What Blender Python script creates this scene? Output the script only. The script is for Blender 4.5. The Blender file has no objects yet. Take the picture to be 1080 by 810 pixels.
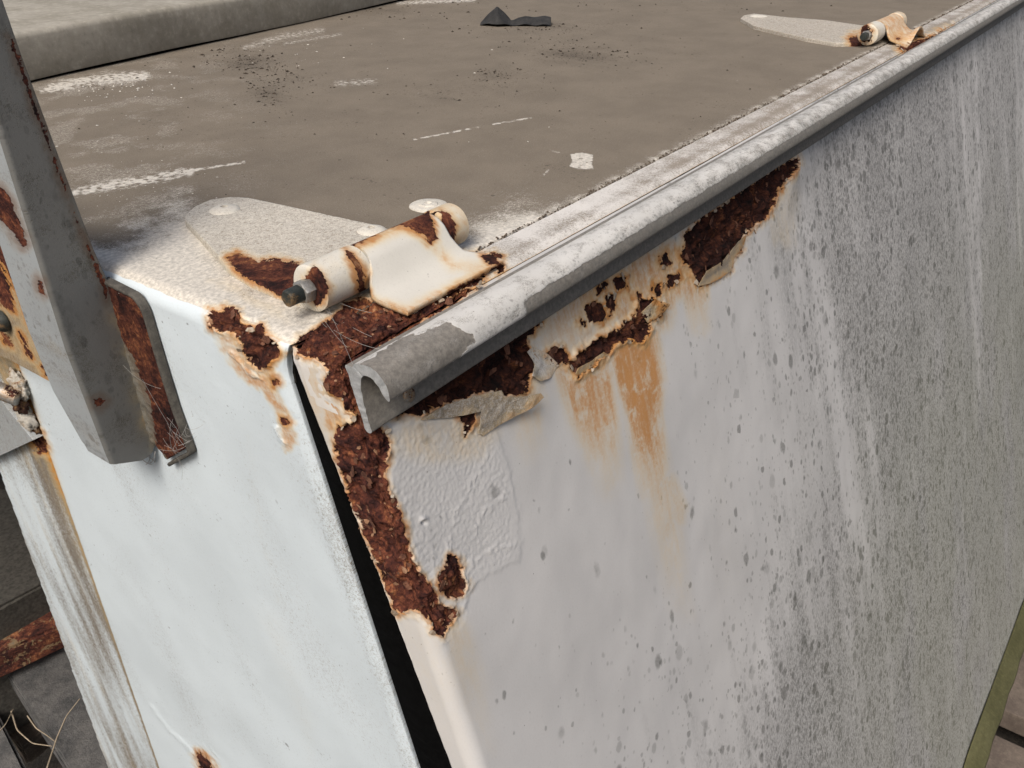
import bpy, bmesh, math, random
import numpy as np
from mathutils import Vector, Matrix
random.seed(7); rng = np.random.default_rng(5)
scene = bpy.context.scene

# ------------------------------------------------------------------ camera
FPX, CX, CY = 904.0, 540.0, 405.0            # the photograph is 1080 px wide
def _n(v): v = np.array(v, float); return v/np.linalg.norm(v)
_X = _n((768, -547, FPX)); _Y = np.array((-1440, -527, FPX), float); _Y -= _X*(_Y@_X); _Y = _n(_Y); _Z = np.cross(_X, _Y)
ROT = np.array([_X, _Y, _Z])                 # camera axes -> world axes
CAM = -ROT@(_n((310-CX, 365-CY, FPX))*0.5)
def hit(px, py, p0, nn):                     # where a sight line meets a real plane of the scene
    r = ROT@_n((px-CX, py-CY, FPX)); p0 = np.array(p0, float); nn = np.array(nn, float)
    return CAM + r*(((p0-CAM)@nn)/(r@nn))
def proj(P):
    q = (P-CAM)@ROT
    z = np.maximum(q[..., 2], 1e-4)
    return CX+FPX*q[..., 0]/z, CY+FPX*q[..., 1]/z
cd = bpy.data.cameras.new('camera'); cam = bpy.data.objects.new('camera', cd); scene.collection.objects.link(cam)
cd.sensor_width = 36; cd.lens = FPX/1080*36; cd.clip_start = .01; cd.clip_end = 500
m = Matrix.Identity(4)
for c, v in enumerate(((1, 0, 0), (0, -1, 0), (0, 0, -1))):
    w = ROT@np.array(v, float)
    for r in range(3): m[r][c] = w[r]
for r in range(3): m[r][3] = CAM[r]
cam.matrix_world = m
scene.camera = cam

# ------------------------------------------------------------------ sky, sun, exposure
SUN_EL, SUN_AZ = 50, 196                      # azimuth: world angle of the direction towards the sun
world = bpy.data.worlds.new('World'); scene.world = world; world.use_nodes = True
wn = world.node_tree; bg = wn.nodes['Background']; sky = wn.nodes.new('ShaderNodeTexSky'); sky.sky_type = 'NISHITA'
sky.sun_disc = False; sky.sun_elevation = math.radians(SUN_EL); sky.sun_rotation = math.radians(90-SUN_AZ)
sky.dust_density = 6; sky.air_density = 1.0; sky.ozone_density = .6; sky.altitude = 0
wn.links.new(sky.outputs[0], bg.inputs[0]); bg.inputs[1].default_value = .105
sd = bpy.data.lights.new('sun', 'SUN'); sun = bpy.data.objects.new('sun', sd); scene.collection.objects.link(sun)
sd.energy = 2.4; sd.angle = math.radians(26); sd.color = (1, .965, .92)
dv = Vector((math.cos(math.radians(SUN_AZ))*math.cos(math.radians(SUN_EL)), math.sin(math.radians(SUN_AZ))*math.cos(math.radians(SUN_EL)), math.sin(math.radians(SUN_EL))))
sun.rotation_euler = dv.to_track_quat('Z', 'Y').to_euler()
scene.view_settings.view_transform = 'Standard'; scene.view_settings.look = 'None'
scene.view_settings.exposure = 0.12; scene.view_settings.gamma = 1

# ------------------------------------------------------------------ numpy noise
_T = rng.permutation(4096).astype(np.int64); _G = rng.uniform(0, 2*np.pi, 4096)
def pn(x, y, seed=0):
    xi = np.floor(x).astype(np.int64); yi = np.floor(y).astype(np.int64); xf = x-xi; yf = y-yi
    u = xf*xf*xf*(xf*(xf*6-15)+10); v = yf*yf*yf*(yf*(yf*6-15)+10)
    def g(i, j):
        h = _T[(_T[(xi+i+seed*131) & 4095]+(yi+j)) & 4095]; a = _G[h]
        return np.cos(a)*(xf-i)+np.sin(a)*(yf-j)
    a = g(0, 0); b = g(1, 0); c = g(0, 1); d = g(1, 1)
    return 1.4*((a+(b-a)*u)*(1-v)+(c+(d-c)*u)*v)
def fbm(x, y, f, o=4, seed=0, fy=None):
    fy = f if fy is None else fy; s = 0; a = .5; t = 0
    for k in range(o):
        s = s+a*pn(x*f*2**k+k*17.3, y*fy*2**k-k*9.1, seed+k); t += a; a *= .5
    return s/t
def ss(a, b, x):
    t = np.clip((x-a)/(b-a), 0, 1); return t*t*(3-2*t)
def sdf(px, py, poly):                       # inside positive
    out = np.full(px.shape, -60.0); q = np.array(poly, float)
    mk = (px > q[:, 0].min()-50) & (px < q[:, 0].max()+50) & (py > q[:, 1].min()-50) & (py < q[:, 1].max()+50)
    x = px[mk]; y = py[mk]
    if x.size == 0: return out
    d = np.full(x.shape, 1e9); ins = np.zeros(x.shape, bool); n = len(q)
    for i in range(n):
        ax, ay = q[i]; bx, by = q[(i+1) % n]; ex, ey = bx-ax, by-ay
        t = np.clip(((x-ax)*ex+(y-ay)*ey)/(ex*ex+ey*ey+1e-9), 0, 1)
        d = np.minimum(d, (x-ax-t*ex)**2+(y-ay-t*ey)**2)
        if by != ay:
            c = ((ay > y) != (by > y)) & (x < (bx-ax)*(y-ay)/(by-ay)+ax); ins ^= c
    out[mk] = np.where(ins, 1, -1)*np.sqrt(d)
    return out
def line_d(px, py, pts):                     # distance to an open polyline
    d = np.full(px.shape, 1e9)
    for (ax, ay), (bx, by) in zip(pts[:-1], pts[1:]):
        ex, ey = bx-ax, by-ay; t = np.clip(((px-ax)*ex+(py-ay)*ey)/(ex*ex+ey*ey), 0, 1)
        d = np.minimum(d, (px-ax-t*ex)**2+(py-ay-t*ey)**2)
    return np.sqrt(d)

# ------------------------------------------------------------------ outlines of the wear, traced on the faces
RUST = {  # name: (outline, depth factor, darkness)
 'flange': ([(311,363),(316,356),(335,346),(356,332),(364,320),(378,316),(395,315),(412,320),(432,331),(440,331),(458,321),(478,313),(490,303),(500,305),(482,319),(462,330),(440,343),(428,352),(400,366),(376,384),(372,402),(362,398),(350,398),(342,384),(326,376),(314,374)], 1.2, .25),
 'return': ([(348,384),(369,386),(372,402),(392,436),(402,450),(410,462),(410,478),(406,503),(410,517),(421,540),(427,562),(432,580),(443,605),(456,621),(464,637),(472,640),(484,645),(479,654),(472,660),(469,671),(458,665),(452,652),(433,643),(421,648),(413,640),(407,622),(397,594),(388,577),(381,556),(374,540),(366,519),(357,490),(352,478),(354,462),(357,448),(370,446),(376,436),(366,433),(363,421),(354,416),(347,412),(345,400)], 1.1, .1),
 'spot': ([(461,614),(465,603),(470,600),(474,588),(480,587),(487,594),(489,606),(494,618),(489,626),(480,631),(473,628),(466,624)], 1.0, .5),
 'under_rail': ([(414,440),(428,425),(455,405),(500,378),(555,345),(570,340),(556,356),(553,364),(561,372),(560,388),(555,412),(550,416),(530,417),(517,411),(500,416),(470,424),(446,438),(430,437)], 1.3, .85),
 'flap_hole': ([(484,437),(492,431),(502,432),(500,446),(491,460),(488,448)], 1.0, .8),
 'blob_a': ([(573,377),(581,366),(590,366),(598,374),(597,383),(588,385),(579,384)], .8, .75),
 'blob_b': ([(598,384),(606,374),(620,364),(632,357),(646,350),(658,342),(672,330),(673,318),(686,314),(698,322),(694,334),(682,340),(685,347),(676,361),(662,358),(646,363),(640,374),(624,386),(608,398),(604,392)], 1.3, .7),
 'blob_c': ([(618,322),(626,317),(637,320),(640,333),(634,341),(624,338),(619,331)], .7, .75),
 'blob_d': ([(640,313),(647,311),(649,322),(645,331),(639,324)], .7, .75),
 'blob_e': ([(648,296),(656,289),(662,292),(660,304),(652,308)], .6, .8),
 'blob_f': ([(612,338),(617,338),(616,345),(611,344)], .5, .8),
 'blob_g': ([(628,304),(640,296),(638,305),(630,310)], .5, .8),
 'blob_h': ([(672,309),(676,311),(674,317),(670,315)], .5, .8),
 'blob_i': ([(690,300),(697,301),(699,309),(692,312),(688,306)], .5, .8),
 'blob_j': ([(708,290),(716,288),(718,294),(707,303),(704,299)], .5, .8),
 'blob_k': ([(696,270),(703,266),(708,276),(702,283),(697,279)], .5, .8),
 'big': ([(722,262),(724,246),(740,230),(765,214),(800,188),(836,166),(838,173),(832,184),(819,203),(815,218),(809,228),(796,238),(783,249),(781,262),(773,272),(769,284),(759,293),(747,297),(738,302),(732,292),(730,282),(722,278),(716,270)], 1.4, .8),
 'lid_corner': ([(219,334),(222,326),(232,331),(237,325),(240,323),(252,327),(256,341),(268,348),(276,341),(281,354),(293,363),(294,373),(282,387),(273,391),(262,381),(256,364),(247,352),(230,349),(221,346)], 1.0, .45),
 'lid_fleck': ([(287,399),(292,400),(294,404),(289,406)], .4, .2),
 'lid_fleck2': ([(296,440),(303,441),(305,446),(299,448)], .4, .2),
 'lid_low': ([(207,793),(214,796),(220,800),(226,810),(232,830),(214,830),(210,806)], .8, .4),
 'hinge_side': ([(468,272),(478,268),(492,267),(508,269),(520,268),(528,271),(531,283),(526,288),(520,280),(505,277),(492,282),(478,281),(470,277)], .9, .6),
 'far': ([(948,47),(965,44),(985,38),(1003,30),(1007,36),(992,46),(968,53),(950,53)], .5, .3),
 'tab_under': ([(440,334),(470,316),(492,305),(508,297),(512,291),(492,298),(462,313),(440,326)], .5, .4),
 'left_seam': ([(26,446),(36,450),(46,460),(50,476),(42,478),(34,466),(26,458)], .6, .3),
}
CRUMB = {  # where the mould and dust stand
 'a': [(230,62),(262,50),(290,62),(305,78),(300,100),(285,118),(262,112),(255,88),(236,78)],
}
def wear_base(px, py, u, v):
    """signed rust field in photo-scale units, deepened and edge-roughened in surface metres"""
    nz = fbm(u, v, 130, 4, 3)*6.5+fbm(u, v, 420, 3, 9)*2.6
    R = np.full(px.shape, -60.0); dep = np.zeros(px.shape); dark = np.zeros(px.shape)
    for k, (poly, dp, dk) in RUST.items():
        s = sdf(px, py, poly)
        R = np.maximum(R, s); w = ss(-6, 1, s)
        dep = np.maximum(dep, w*dp); dark = np.maximum(dark, w*dk)
    R = R+nz*ss(-14, -2, R)
    return R, dep, dark
def rust_disp(R, dep, u, v):
    inn = ss(-.3, 1.2, R)
    n = fbm(u, v, 62, 5, 21); n2 = fbm(u, v, 300, 4, 31)
    q = n*6; fl = np.floor(q); te = (fl+ss(.62, 1.0, q-fl))/6          # terraced flakes
    h = dep*(-.0009+te*.0078+n2*.0021)
    curl = np.exp(-((R+1.8)/1.9)**2)*(.0003+.0016*np.clip(fbm(u, v, 90, 2, 41)+.25, 0, 1))*np.clip(dep, 0, 1.3)
    blis = ss(-16, -3, R)*(1-inn)*np.clip(fbm(u, v, 120, 3, 51), -.2, 1)*.0011
    return np.where(inn > 0, inn*h, 0)+(1-inn)*(curl+blis)

# ------------------------------------------------------------------ mesh helpers
def link(name, me, mat, parent=None):
    o = bpy.data.objects.new(name, me); scene.collection.objects.link(o)
    if mat: me.materials.append(mat)
    if parent is not None: o.parent = parent
    return o
def set_attr(me, name, arr, kind='FLOAT_COLOR'):
    a = me.attributes.new(name, kind, 'POINT')
    if kind == 'FLOAT_COLOR':
        b = np.ones((len(arr), 4), np.float32); b[:, :3] = arr; a.data.foreach_set('color', b.ravel())
    else: a.data.foreach_set('vector', np.asarray(arr, np.float32).ravel())
def grid_faces(n, k, keep=None, flip=False):
    i = np.arange(n-1)[:, None]*k+np.arange(k-1)[None, :]
    f = np.stack([i, i+k, i+k+1, i+1], -1) if not flip else np.stack([i, i+1, i+k+1, i+k], -1)
    if keep is not None: f = f[keep]
    return f.reshape(-1, 4)
def raw_mesh(name, V, F, smooth=True):
    me = bpy.data.meshes.new(name); V = np.asarray(V, np.float32).reshape(-1, 3); F = np.asarray(F, np.int32)
    me.vertices.add(len(V)); me.vertices.foreach_set('co', V.ravel())
    me.loops.add(F.size); me.loops.foreach_set('vertex_index', F.ravel())
    me.polygons.add(len(F)); me.polygons.foreach_set('loop_start', np.arange(0, F.size, 4, dtype=np.int32))
    me.update(calc_edges=True)
    if smooth: me.polygons.foreach_set('use_smooth', np.ones(len(F), bool))
    me.validate(); return me
def crisp(me, ang=38):
    me.set_sharp_from_angle(angle=math.radians(ang)); return me
def normals(P):
    a = np.gradient(P, axis=0); b = np.gradient(P, axis=1); n = np.cross(a, b)
    return n/np.maximum(np.linalg.norm(n, axis=-1, keepdims=True), 1e-12)
def path_steps(f, a, b, px):                 # parameter values that step about px pixels along f
    t = np.linspace(a, b, 6000); P = np.array(f(t)); X, Y = proj(P)
    d = np.hypot(np.diff(X), np.diff(Y)); d = np.maximum(d, .02*px*0+1e-3)
    s = np.concatenate([[0], np.cumsum(d)]); n = max(int(s[-1]/px), 8)
    return np.interp(np.linspace(0, s[-1], n), s, t)
def bm_obj(name, bm, mat, parent=None, smooth=False):
    me = bpy.data.meshes.new(name); bmesh.ops.recalc_face_normals(bm, faces=bm.faces); bm.to_mesh(me); bm.free()
    if smooth: me.polygons.foreach_set('use_smooth', np.ones(len(me.polygons), bool))
    return link(name, me, mat, parent)
def set_suv(me):
    co = np.empty(len(me.vertices)*3, np.float32); me.vertices.foreach_get('co', co); set_attr(me, 'suv', co.reshape(-1, 3), 'FLOAT_VECTOR')
def star_mesh(name, B, c, nrm, thick, bev=.0008, res=.0015, rings=None, lift=None):
    """plate with outline B (world points, star-shaped about c), top at +thick along nrm; dense enough to carry wear"""
    B = np.array(B, float); c = np.array(c, float); nrm = _n(nrm)
    pts = []
    for i in range(len(B)):
        a, b = B[i], B[(i+1) % len(B)]; k = max(int(np.linalg.norm(b-a)/res), 1)
        for j in range(k): pts.append(a+(b-a)*j/k)
    Bd = np.array(pts); n = len(Bd)
    rad = np.linalg.norm(Bd-c, axis=1).max(); rings = rings or max(int(rad/res), 4)
    rows = []
    for r in range(rings+1):
        t = max(r/rings, .002); k = c+(Bd-c)*t*(1-bev/rad if r == rings else 1*(1-bev/rad))
        rows.append(k+nrm*thick)
    rows.append(c+(Bd-c)*(1-bev*.3/rad)+nrm*(thick-bev*.3)); rows.append(Bd+nrm*(thick-bev))
    rows.append(Bd+nrm*(thick-bev)*.5); rows.append(Bd.copy()); rows.append(c+(Bd-c)*.002)
    P = np.array(rows); P = np.concatenate([P, P[:, :1]], 1)
    if lift is not None: P = lift(P)
    return crisp(raw_mesh(name, P, grid_faces(P.shape[0], P.shape[1])), 50), P
def bake_small(me, wear=True, mould=0., dust=0., bare=0., G=0.):
    n = len(me.vertices); co = np.empty(n*3, np.float32); me.vertices.foreach_get('co', co); P = co.reshape(-1, 3).astype(float)
    px, py = proj(P); u = P[:, 0]+P[:, 2]*.7; v = P[:, 1]-P[:, 2]*.7
    R = np.full(n, -60.); dk = np.zeros(n)
    if wear:
        nz = fbm(u, v, 220, 3, 3)*4+fbm(u, v, 800, 2, 9)*2.2
        for poly, d in wear:
            s = sdf(px, py, poly); R = np.maximum(R, s); dk = np.maximum(dk, d*ss(-4, 1, s))
        R = R+nz*ss(-14, -2, R)
    m1 = np.stack([np.clip(1+R/12, 0, 3), np.full(n, G), dk], -1)
    m2 = np.stack([np.full(n, mould), np.full(n, dust), np.full(n, bare)], -1)
    set_attr(me, 'wear', m1); set_attr(me, 'dirt', m2); set_attr(me, 'suv', P, 'FLOAT_VECTOR')
def tag(o, label=None, cat=None, group=None, kind=None):
    if label: o['label'] = label
    if cat: o['category'] = cat
    if group: o['group'] = group
    if kind: o['kind'] = kind
    return o
def empty(name, loc=(0, 0, 0)):
    o = bpy.data.objects.new(name, None); scene.collection.objects.link(o); o.location = loc; o.empty_display_size = .02; return o
def keep_world(o, parent):                   # parent without moving the shape
    o.parent = parent; o.matrix_parent_inverse = Matrix.Translation(-Vector(parent.location)); return o

# ------------------------------------------------------------------ materials
class NT:
    def __init__(s, name):
        s.m = bpy.data.materials.new(name); s.m.use_nodes = True; s.t = s.m.node_tree
        s.b = s.t.nodes['Principled BSDF']; s.out = s.t.nodes['Material Output']
    def node(s, typ, **kw):
        n = s.t.nodes.new(typ)
        for k, v in kw.items(): setattr(n, k, v)
        return n
    def put(s, sock, v):
        if isinstance(v, bpy.types.NodeSocket): s.t.links.new(v, sock)
        elif v is not None:
            if isinstance(v, tuple) and len(v) == 3 and sock.type == 'RGBA': v = (*v, 1)
            sock.default_value = v
    def attr(s, name): return s.node('ShaderNodeAttribute', attribute_name=name)
    def math(s, op, a, b=None, c=None, clamp=False):
        n = s.node('ShaderNodeMath', operation=op, use_clamp=clamp); s.put(n.inputs[0], a)
        if b is not None: s.put(n.inputs[1], b)
        if c is not None: s.put(n.inputs[2], c)
        return n.outputs[0]
    def step(s, x, a, b, lo=0., hi=1.):
        n = s.node('ShaderNodeMapRange', interpolation_type='SMOOTHSTEP'); s.put(n.inputs[0], x)
        for i, v in enumerate((a, b, lo, hi)): s.put(n.inputs[i+1], v)
        return n.outputs[0]
    def mix(s, f, a, b, blend='MIX'):
        n = s.node('ShaderNodeMix', data_type='RGBA', blend_type=blend); s.put(n.inputs[0], f); s.put(n.inputs[6], a); s.put(n.inputs[7], b); return n.outputs[2]
    def scale(s, v, sc):
        n = s.node('ShaderNodeMapping'); s.put(n.inputs[0], v); n.inputs[3].default_value = sc; return n.outputs[0]
    def noise(s, v, sc, det=4, rough=.55, dist=0.):
        n = s.node('ShaderNodeTexNoise'); s.put(n.inputs['Vector'], v); n.inputs['Scale'].default_value = sc; n.inputs['Detail'].default_value = det
        n.inputs['Roughness'].default_value = rough; n.inputs['Distortion'].default_value = dist; return n.outputs['Fac']
    def vor(s, v, sc, feature='F1'):
        n = s.node('ShaderNodeTexVoronoi', feature=feature); s.put(n.inputs['Vector'], v); n.inputs['Scale'].default_value = sc; return n
    def ramp(s, x, stops):
        n = s.node('ShaderNodeValToRGB'); s.put(n.inputs[0], x); e = n.color_ramp.elements
        while len(e) < len(stops): e.new(.5)
        for k, (p, c) in zip(e, stops): k.position = p; k.color = (*c, 1)
        return n.outputs[0]
    def bump(s, h, st, dist, nrm=None):
        n = s.node('ShaderNodeBump'); n.inputs['Strength'].default_value = st; n.inputs['Distance'].default_value = dist; s.put(n.inputs['Height'], h)
        if nrm is not None: s.put(n.inputs['Normal'], nrm)
        return n.outputs[0]

def rust_color(k, V, dark=None):
    n0 = k.noise(V, 26, 4, .6, .8); n = k.noise(V, 105, 6, .68, .9); n2 = k.noise(V, 520, 4, .65)
    x = k.math('ADD', k.math('ADD', k.math('MULTIPLY', n, .48), k.math('MULTIPLY', n2, .20)), k.math('MULTIPLY', n0, .42))
    x = k.math('SUBTRACT', x, .048)
    c = k.ramp(x, [(.36, (.010, .006, .006)), (.44, (.042, .016, .014)), (.50, (.100, .032, .021)), (.56, (.195, .066, .036)), (.61, (.37, .150, .062)), (.68, (.50, .30, .17))])
    if dark is not None:
        cd_ = k.ramp(x, [(.38, (.003, .003, .003)), (.50, (.016, .007, .006)), (.57, (.040, .014, .009)), (.64, (.12, .042, .017)), (.74, (.30, .14, .05))])
        c = k.mix(dark, c, cd_)
    vc = k.vor(V, 210, 'DISTANCE_TO_EDGE'); cr = k.step(vc.outputs['Distance'], .05, .0, 0, .45)  # dark crevice lines: cavity shade drawn into the rust colour
    cr = k.math('MULTIPLY', cr, k.step(n0, .42, .6))
    return k.mix(cr, c, (.008, .005, .005))
def painted(name, base, dustcol=(.235, .20, .165), mouldcol=(.070, .070, .062), barecol=(.27, .245, .22), rough=.42, mould=False, mcell=(150, 62, 1), fleck=.0, green=0., halo1=(.62, .46, .23), halo2=(.42, .185, .045), hal=.92):
    k = NT(name); V = k.attr('suv').outputs['Vector']
    w = k.node('ShaderNodeSeparateColor'); k.put(w.inputs[0], k.attr('wear').outputs['Color'])
    d = k.node('ShaderNodeSeparateColor'); k.put(d.inputs[0], k.attr('dirt').outputs['Color'])
    Rr, G, B = w.outputs; M, D, K = d.outputs
    nb = k.noise(V, 9, 3); nm = k.noise(V, 55, 5, .62); nf = k.noise(V, 480, 4, .7); nff = k.noise(V, 1500, 2, .6)
    col = k.mix(k.step(nb, .35, .7), base, tuple(c*.90 for c in base))
    col = k.mix(k.math('MULTIPLY', k.step(nf, .52, .75), .16), col, (.32, .29, .25))
    # pinholes and dark specks
    vs = k.vor(V, 170); spk = k.math('MULTIPLY', k.step(vs.outputs['Distance'], .10, .05), k.step(k.noise(V, 31, 2), .56, .66))
    col = k.mix(k.math('MULTIPLY', spk, .7), col, (.10, .085, .07))
    bare = k.step(k.math('ADD', K, k.math('MULTIPLY', k.math('SUBTRACT', nm, .5), .35)), .47, .53)
    bcol = k.mix(k.step(k.noise(V, 300, 4, .7), .3, .7), tuple(c*.72 for c in barecol), tuple(c*1.22 for c in barecol))
    col = k.mix(bare, col, bcol)
    # dust film with speckled edge
    nmm = k.noise(V, 210, 4, .65)
    dn = k.math('ADD', D, k.math('ADD', k.math('MULTIPLY', k.math('SUBTRACT', nmm, .5), .55), k.math('ADD', k.math('MULTIPLY', k.math('SUBTRACT', nf, .5), .95), k.math('MULTIPLY', k.math('SUBTRACT', nff, .5), 1.1))))
    dm = k.math('MULTIPLY', k.step(dn, .22, .80), k.step(D, .02, .18))
    dc = k.mix(k.step(k.noise(V, 14, 5, .65), .3, .7), tuple(c*1.12 for c in dustcol), tuple(c*.89 for c in dustcol))
    dc = k.mix(k.math('MULTIPLY', k.step(nf, .35, .75), .5), dc, tuple(c*1.15 for c in dustcol))
    dc = k.mix(k.math('MULTIPLY', k.step(k.noise(V, 950, 5, .8), .50, .62), .50), dc, tuple(c*.45 for c in dustcol))
    dc = k.mix(k.math('MULTIPLY', k.step(k.noise(V, 760, 4, .75), .58, .68), .42), dc, (.5, .47, .42))
    col = k.mix(dm, col, dc)
    if mould:
        st = k.noise(k.scale(V, (34, 3.2, 1)), 1, 4, .6)
        film = k.math('MULTIPLY', k.step(k.math('ADD', M, k.math('ADD', k.math('MULTIPLY', k.math('SUBTRACT', st, .5), 1.0), k.math('MULTIPLY', k.math('SUBTRACT', k.noise(k.scale(V, (11, 5, 11)), 1, 5, .65, .5), .5), 1.2))), .25, 1.20), .56)
        fine = k.step(k.noise(k.scale(V, (330, 200, 330)), 1, 4, .75), .40, .60)
        sx = k.node('ShaderNodeSeparateXYZ'); k.put(sx.inputs[0], V)
        gm = k.math('MULTIPLY', k.math('MULTIPLY', k.step(sx.outputs[0], .25, 1.0), k.step(sx.outputs[1], -.12, -.75)), green)
        gm = k.math('MULTIPLY', gm, k.step(k.noise(k.scale(V, (5, 2.5, 5)), 1, 4, .6), .22, .55))
        mc = k.mix(gm, mouldcol, (.085, .090, .048)); col = k.mix(k.math('MULTIPLY', gm, .26), col, (.29, .30, .18))
        col = k.mix(k.math('MULTIPLY', film, k.math('ADD', k.math('MULTIPLY', fine, .85), .30)), col, mc)
        Vd = k.node('ShaderNodeVectorMath', operation='ADD'); k.put(Vd.inputs[0], V)
        nv = k.node('ShaderNodeTexNoise'); k.put(nv.inputs['Vector'], V); nv.inputs['Scale'].default_value = 130
        sub = k.node('ShaderNodeVectorMath', operation='SCALE'); k.put(sub.inputs[0], nv.outputs['Color']); sub.inputs[3].default_value = .0035; k.put(Vd.inputs[1], sub.outputs[0])
        clump = k.noise(k.scale(V, (34, 20, 34)), 1, 4, .6, .6)
        for sc, r0, r1, op in ((1.0, .06, .52, .64), (1.9, .04, .60, .68), (3.6, .02, .62, .48)):
            vo = k.vor(k.scale(Vd.outputs[0], tuple(c*sc for c in mcell)), 1); cr = k.node('ShaderNodeSeparateColor'); k.put(cr.inputs[0], vo.outputs['Color'])
            mm = k.math('ADD', M, k.math('ADD', k.math('MULTIPLY', k.math('SUBTRACT', st, .5), .75), k.math('MULTIPLY', k.math('MULTIPLY', k.math('SUBTRACT', clump, .5), 2.6), k.math('ADD', M, .22))))
            rad = k.math('MULTIPLY', k.step(k.math('SUBTRACT', mm, k.math('MULTIPLY', cr.outputs[0], 1.0)), -.18, .22, 0, 1), k.math('ADD', k.math('MULTIPLY', cr.outputs[1], r1-.1), .1))
            sp = k.step(k.math('SUBTRACT', rad, vo.outputs['Distance']), -.05, .16)
            sp = k.math('MULTIPLY', sp, k.math('ADD', k.math('MULTIPLY', cr.outputs[2], .6), .4))
            sp = k.math('MULTIPLY', sp, k.math('ADD', k.math('MULTIPLY', nf, .8), .45), clamp=True)
            col = k.mix(k.math('MULTIPLY', sp, op), col, mc)
    # run-off stain
    sn = k.noise(k.scale(V, (130, 20, 130)), 1, 5, .65); sf = k.noise(V, 260, 4, .7)
    sg = k.math('MULTIPLY', G, k.math('ADD', k.math('MULTIPLY', k.step(sn, .2, .8), .5), .62))
    sg = k.math('MULTIPLY', sg, k.math('ADD', k.math('MULTIPLY', k.step(sf, .3, .62), .25), .75), clamp=True)
    sp2 = k.math('ADD', k.step(k.noise(V, 62, 5, .65, .4), .25, .70), .62); sg = k.math('MULTIPLY', sg, k.math('MINIMUM', sp2, 1.1), clamp=True)
    col = k.mix(k.math('MULTIPLY', k.step(sg, .0, .95), .86), col, k.mix(k.step(sg, .22, .85), (.64, .47, .20), (.48, .20, .022)))
    # halo next to rust
    hx = k.math('ADD', Rr, k.math('MULTIPLY', k.math('SUBTRACT', nm, .5), .9))
    hx = k.math('ADD', hx, k.math('MULTIPLY', k.math('SUBTRACT', k.noise(V, 38, 3), .5), 1.1))
    halo = k.math('MULTIPLY', k.math('MULTIPLY', k.step(hx, .18, 1.15), k.step(Rr, .02, .3)), hal)
    col = k.mix(halo, col, k.mix(k.step(hx, .42, 1.02), halo1, halo2))
    rm = k.step(k.math('ADD', Rr, k.math('ADD', k.math('MULTIPLY', k.math('SUBTRACT', nf, .5), .30), k.math('MULTIPLY', k.math('SUBTRACT', nmm, .5), .25))), .985, 1.03)
    rc = rust_color(k, V, B)
    col = k.mix(rm, col, rc)
    k.put(k.b.inputs['Base Color'], col)
    rg = k.math('ADD', rough, k.math('MULTIPLY', nf, .18))
    rg = k.math('MAXIMUM', rg, k.math('MULTIPLY', dm, .92)); rg = k.math('MAXIMUM', rg, k.math('MULTIPLY', bare, .62)); rg = k.math('MAXIMUM', rg, k.math('MULTIPLY', rm, .93))
    k.put(k.b.inputs['Roughness'], rg); k.put(k.b.inputs['Specular IOR Level'], k.math('SUBTRACT', .5, k.math('MULTIPLY', k.math('MAXIMUM', rm, dm), .35)))
    h = k.math('ADD', k.math('MULTIPLY', nf, .35), k.math('MULTIPLY', nm, .5))
    b1 = k.bump(h, .30, .0012)
    rh = k.math('MULTIPLY', rm, k.math('ADD', k.noise(V, 260, 6, .75), k.math('MULTIPLY', k.noise(V, 90, 4, .6, 1.0), 1.2)))
    b2 = k.bump(rh, .9, .0022, b1)
    b3 = k.bump(k.math('MULTIPLY', dm, k.noise(V, 700, 3, .7)), .45, .0008, b2)
    k.put(k.b.inputs['Normal'], b3)
    return k.m
def simple(name, c1, c2, sc=60, rough=.7, metal=0., rusty=0., bump=.3, bd=.001, stretch=(1, 1, 1), coord='Object'):
    k = NT(name)
    V = k.attr('suv').outputs['Vector'] if coord == 'suv' else k.node('ShaderNodeTexCoord').outputs['Object']
    Vs = k.scale(V, stretch)
    n = k.noise(Vs, sc, 5, .6); n2 = k.noise(V, sc*6, 4, .7)
    col = k.mix(k.step(n, .3, .7), c1, c2); col = k.mix(k.math('MULTIPLY', k.step(n2, .5, .75), .35), col, tuple(c*.45 for c in c1))
    col = k.mix(k.math('MULTIPLY', k.step(n2, .5, .28), .25), col, tuple(min(c*1.8, .8) for c in c2))
    rgh = rough
    if rusty > 0:
        rn = k.math('ADD', k.noise(V, 38, 6, .7, .5), k.math('MULTIPLY', k.math('SUBTRACT', n2, .5), .25))
        t = .72-rusty*.42
        rm = k.step(rn, t, t+.025); hl = k.math('MULTIPLY', k.step(rn, t-.13, t+.01), .7)
        col = k.mix(hl, col, (.33, .2, .09)); col = k.mix(rm, col, rust_color(k, V)); rgh = k.math('MAXIMUM', rough, k.math('MULTIPLY', rm, .95))
        n2 = k.math('ADD', n2, k.math('MULTIPLY', rm, k.noise(V, 200, 5, .7)))
    k.put(k.b.inputs['Base Color'], col); k.put(k.b.inputs['Roughness'], rgh); k.b.inputs['Metallic'].default_value = metal
    k.b.inputs['Specular IOR Level'].default_value = .3
    k.put(k.b.inputs['Normal'], k.bump(k.math('ADD', k.math('MULTIPLY', n, .5), n2), bump, bd))
    return k.m

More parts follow.
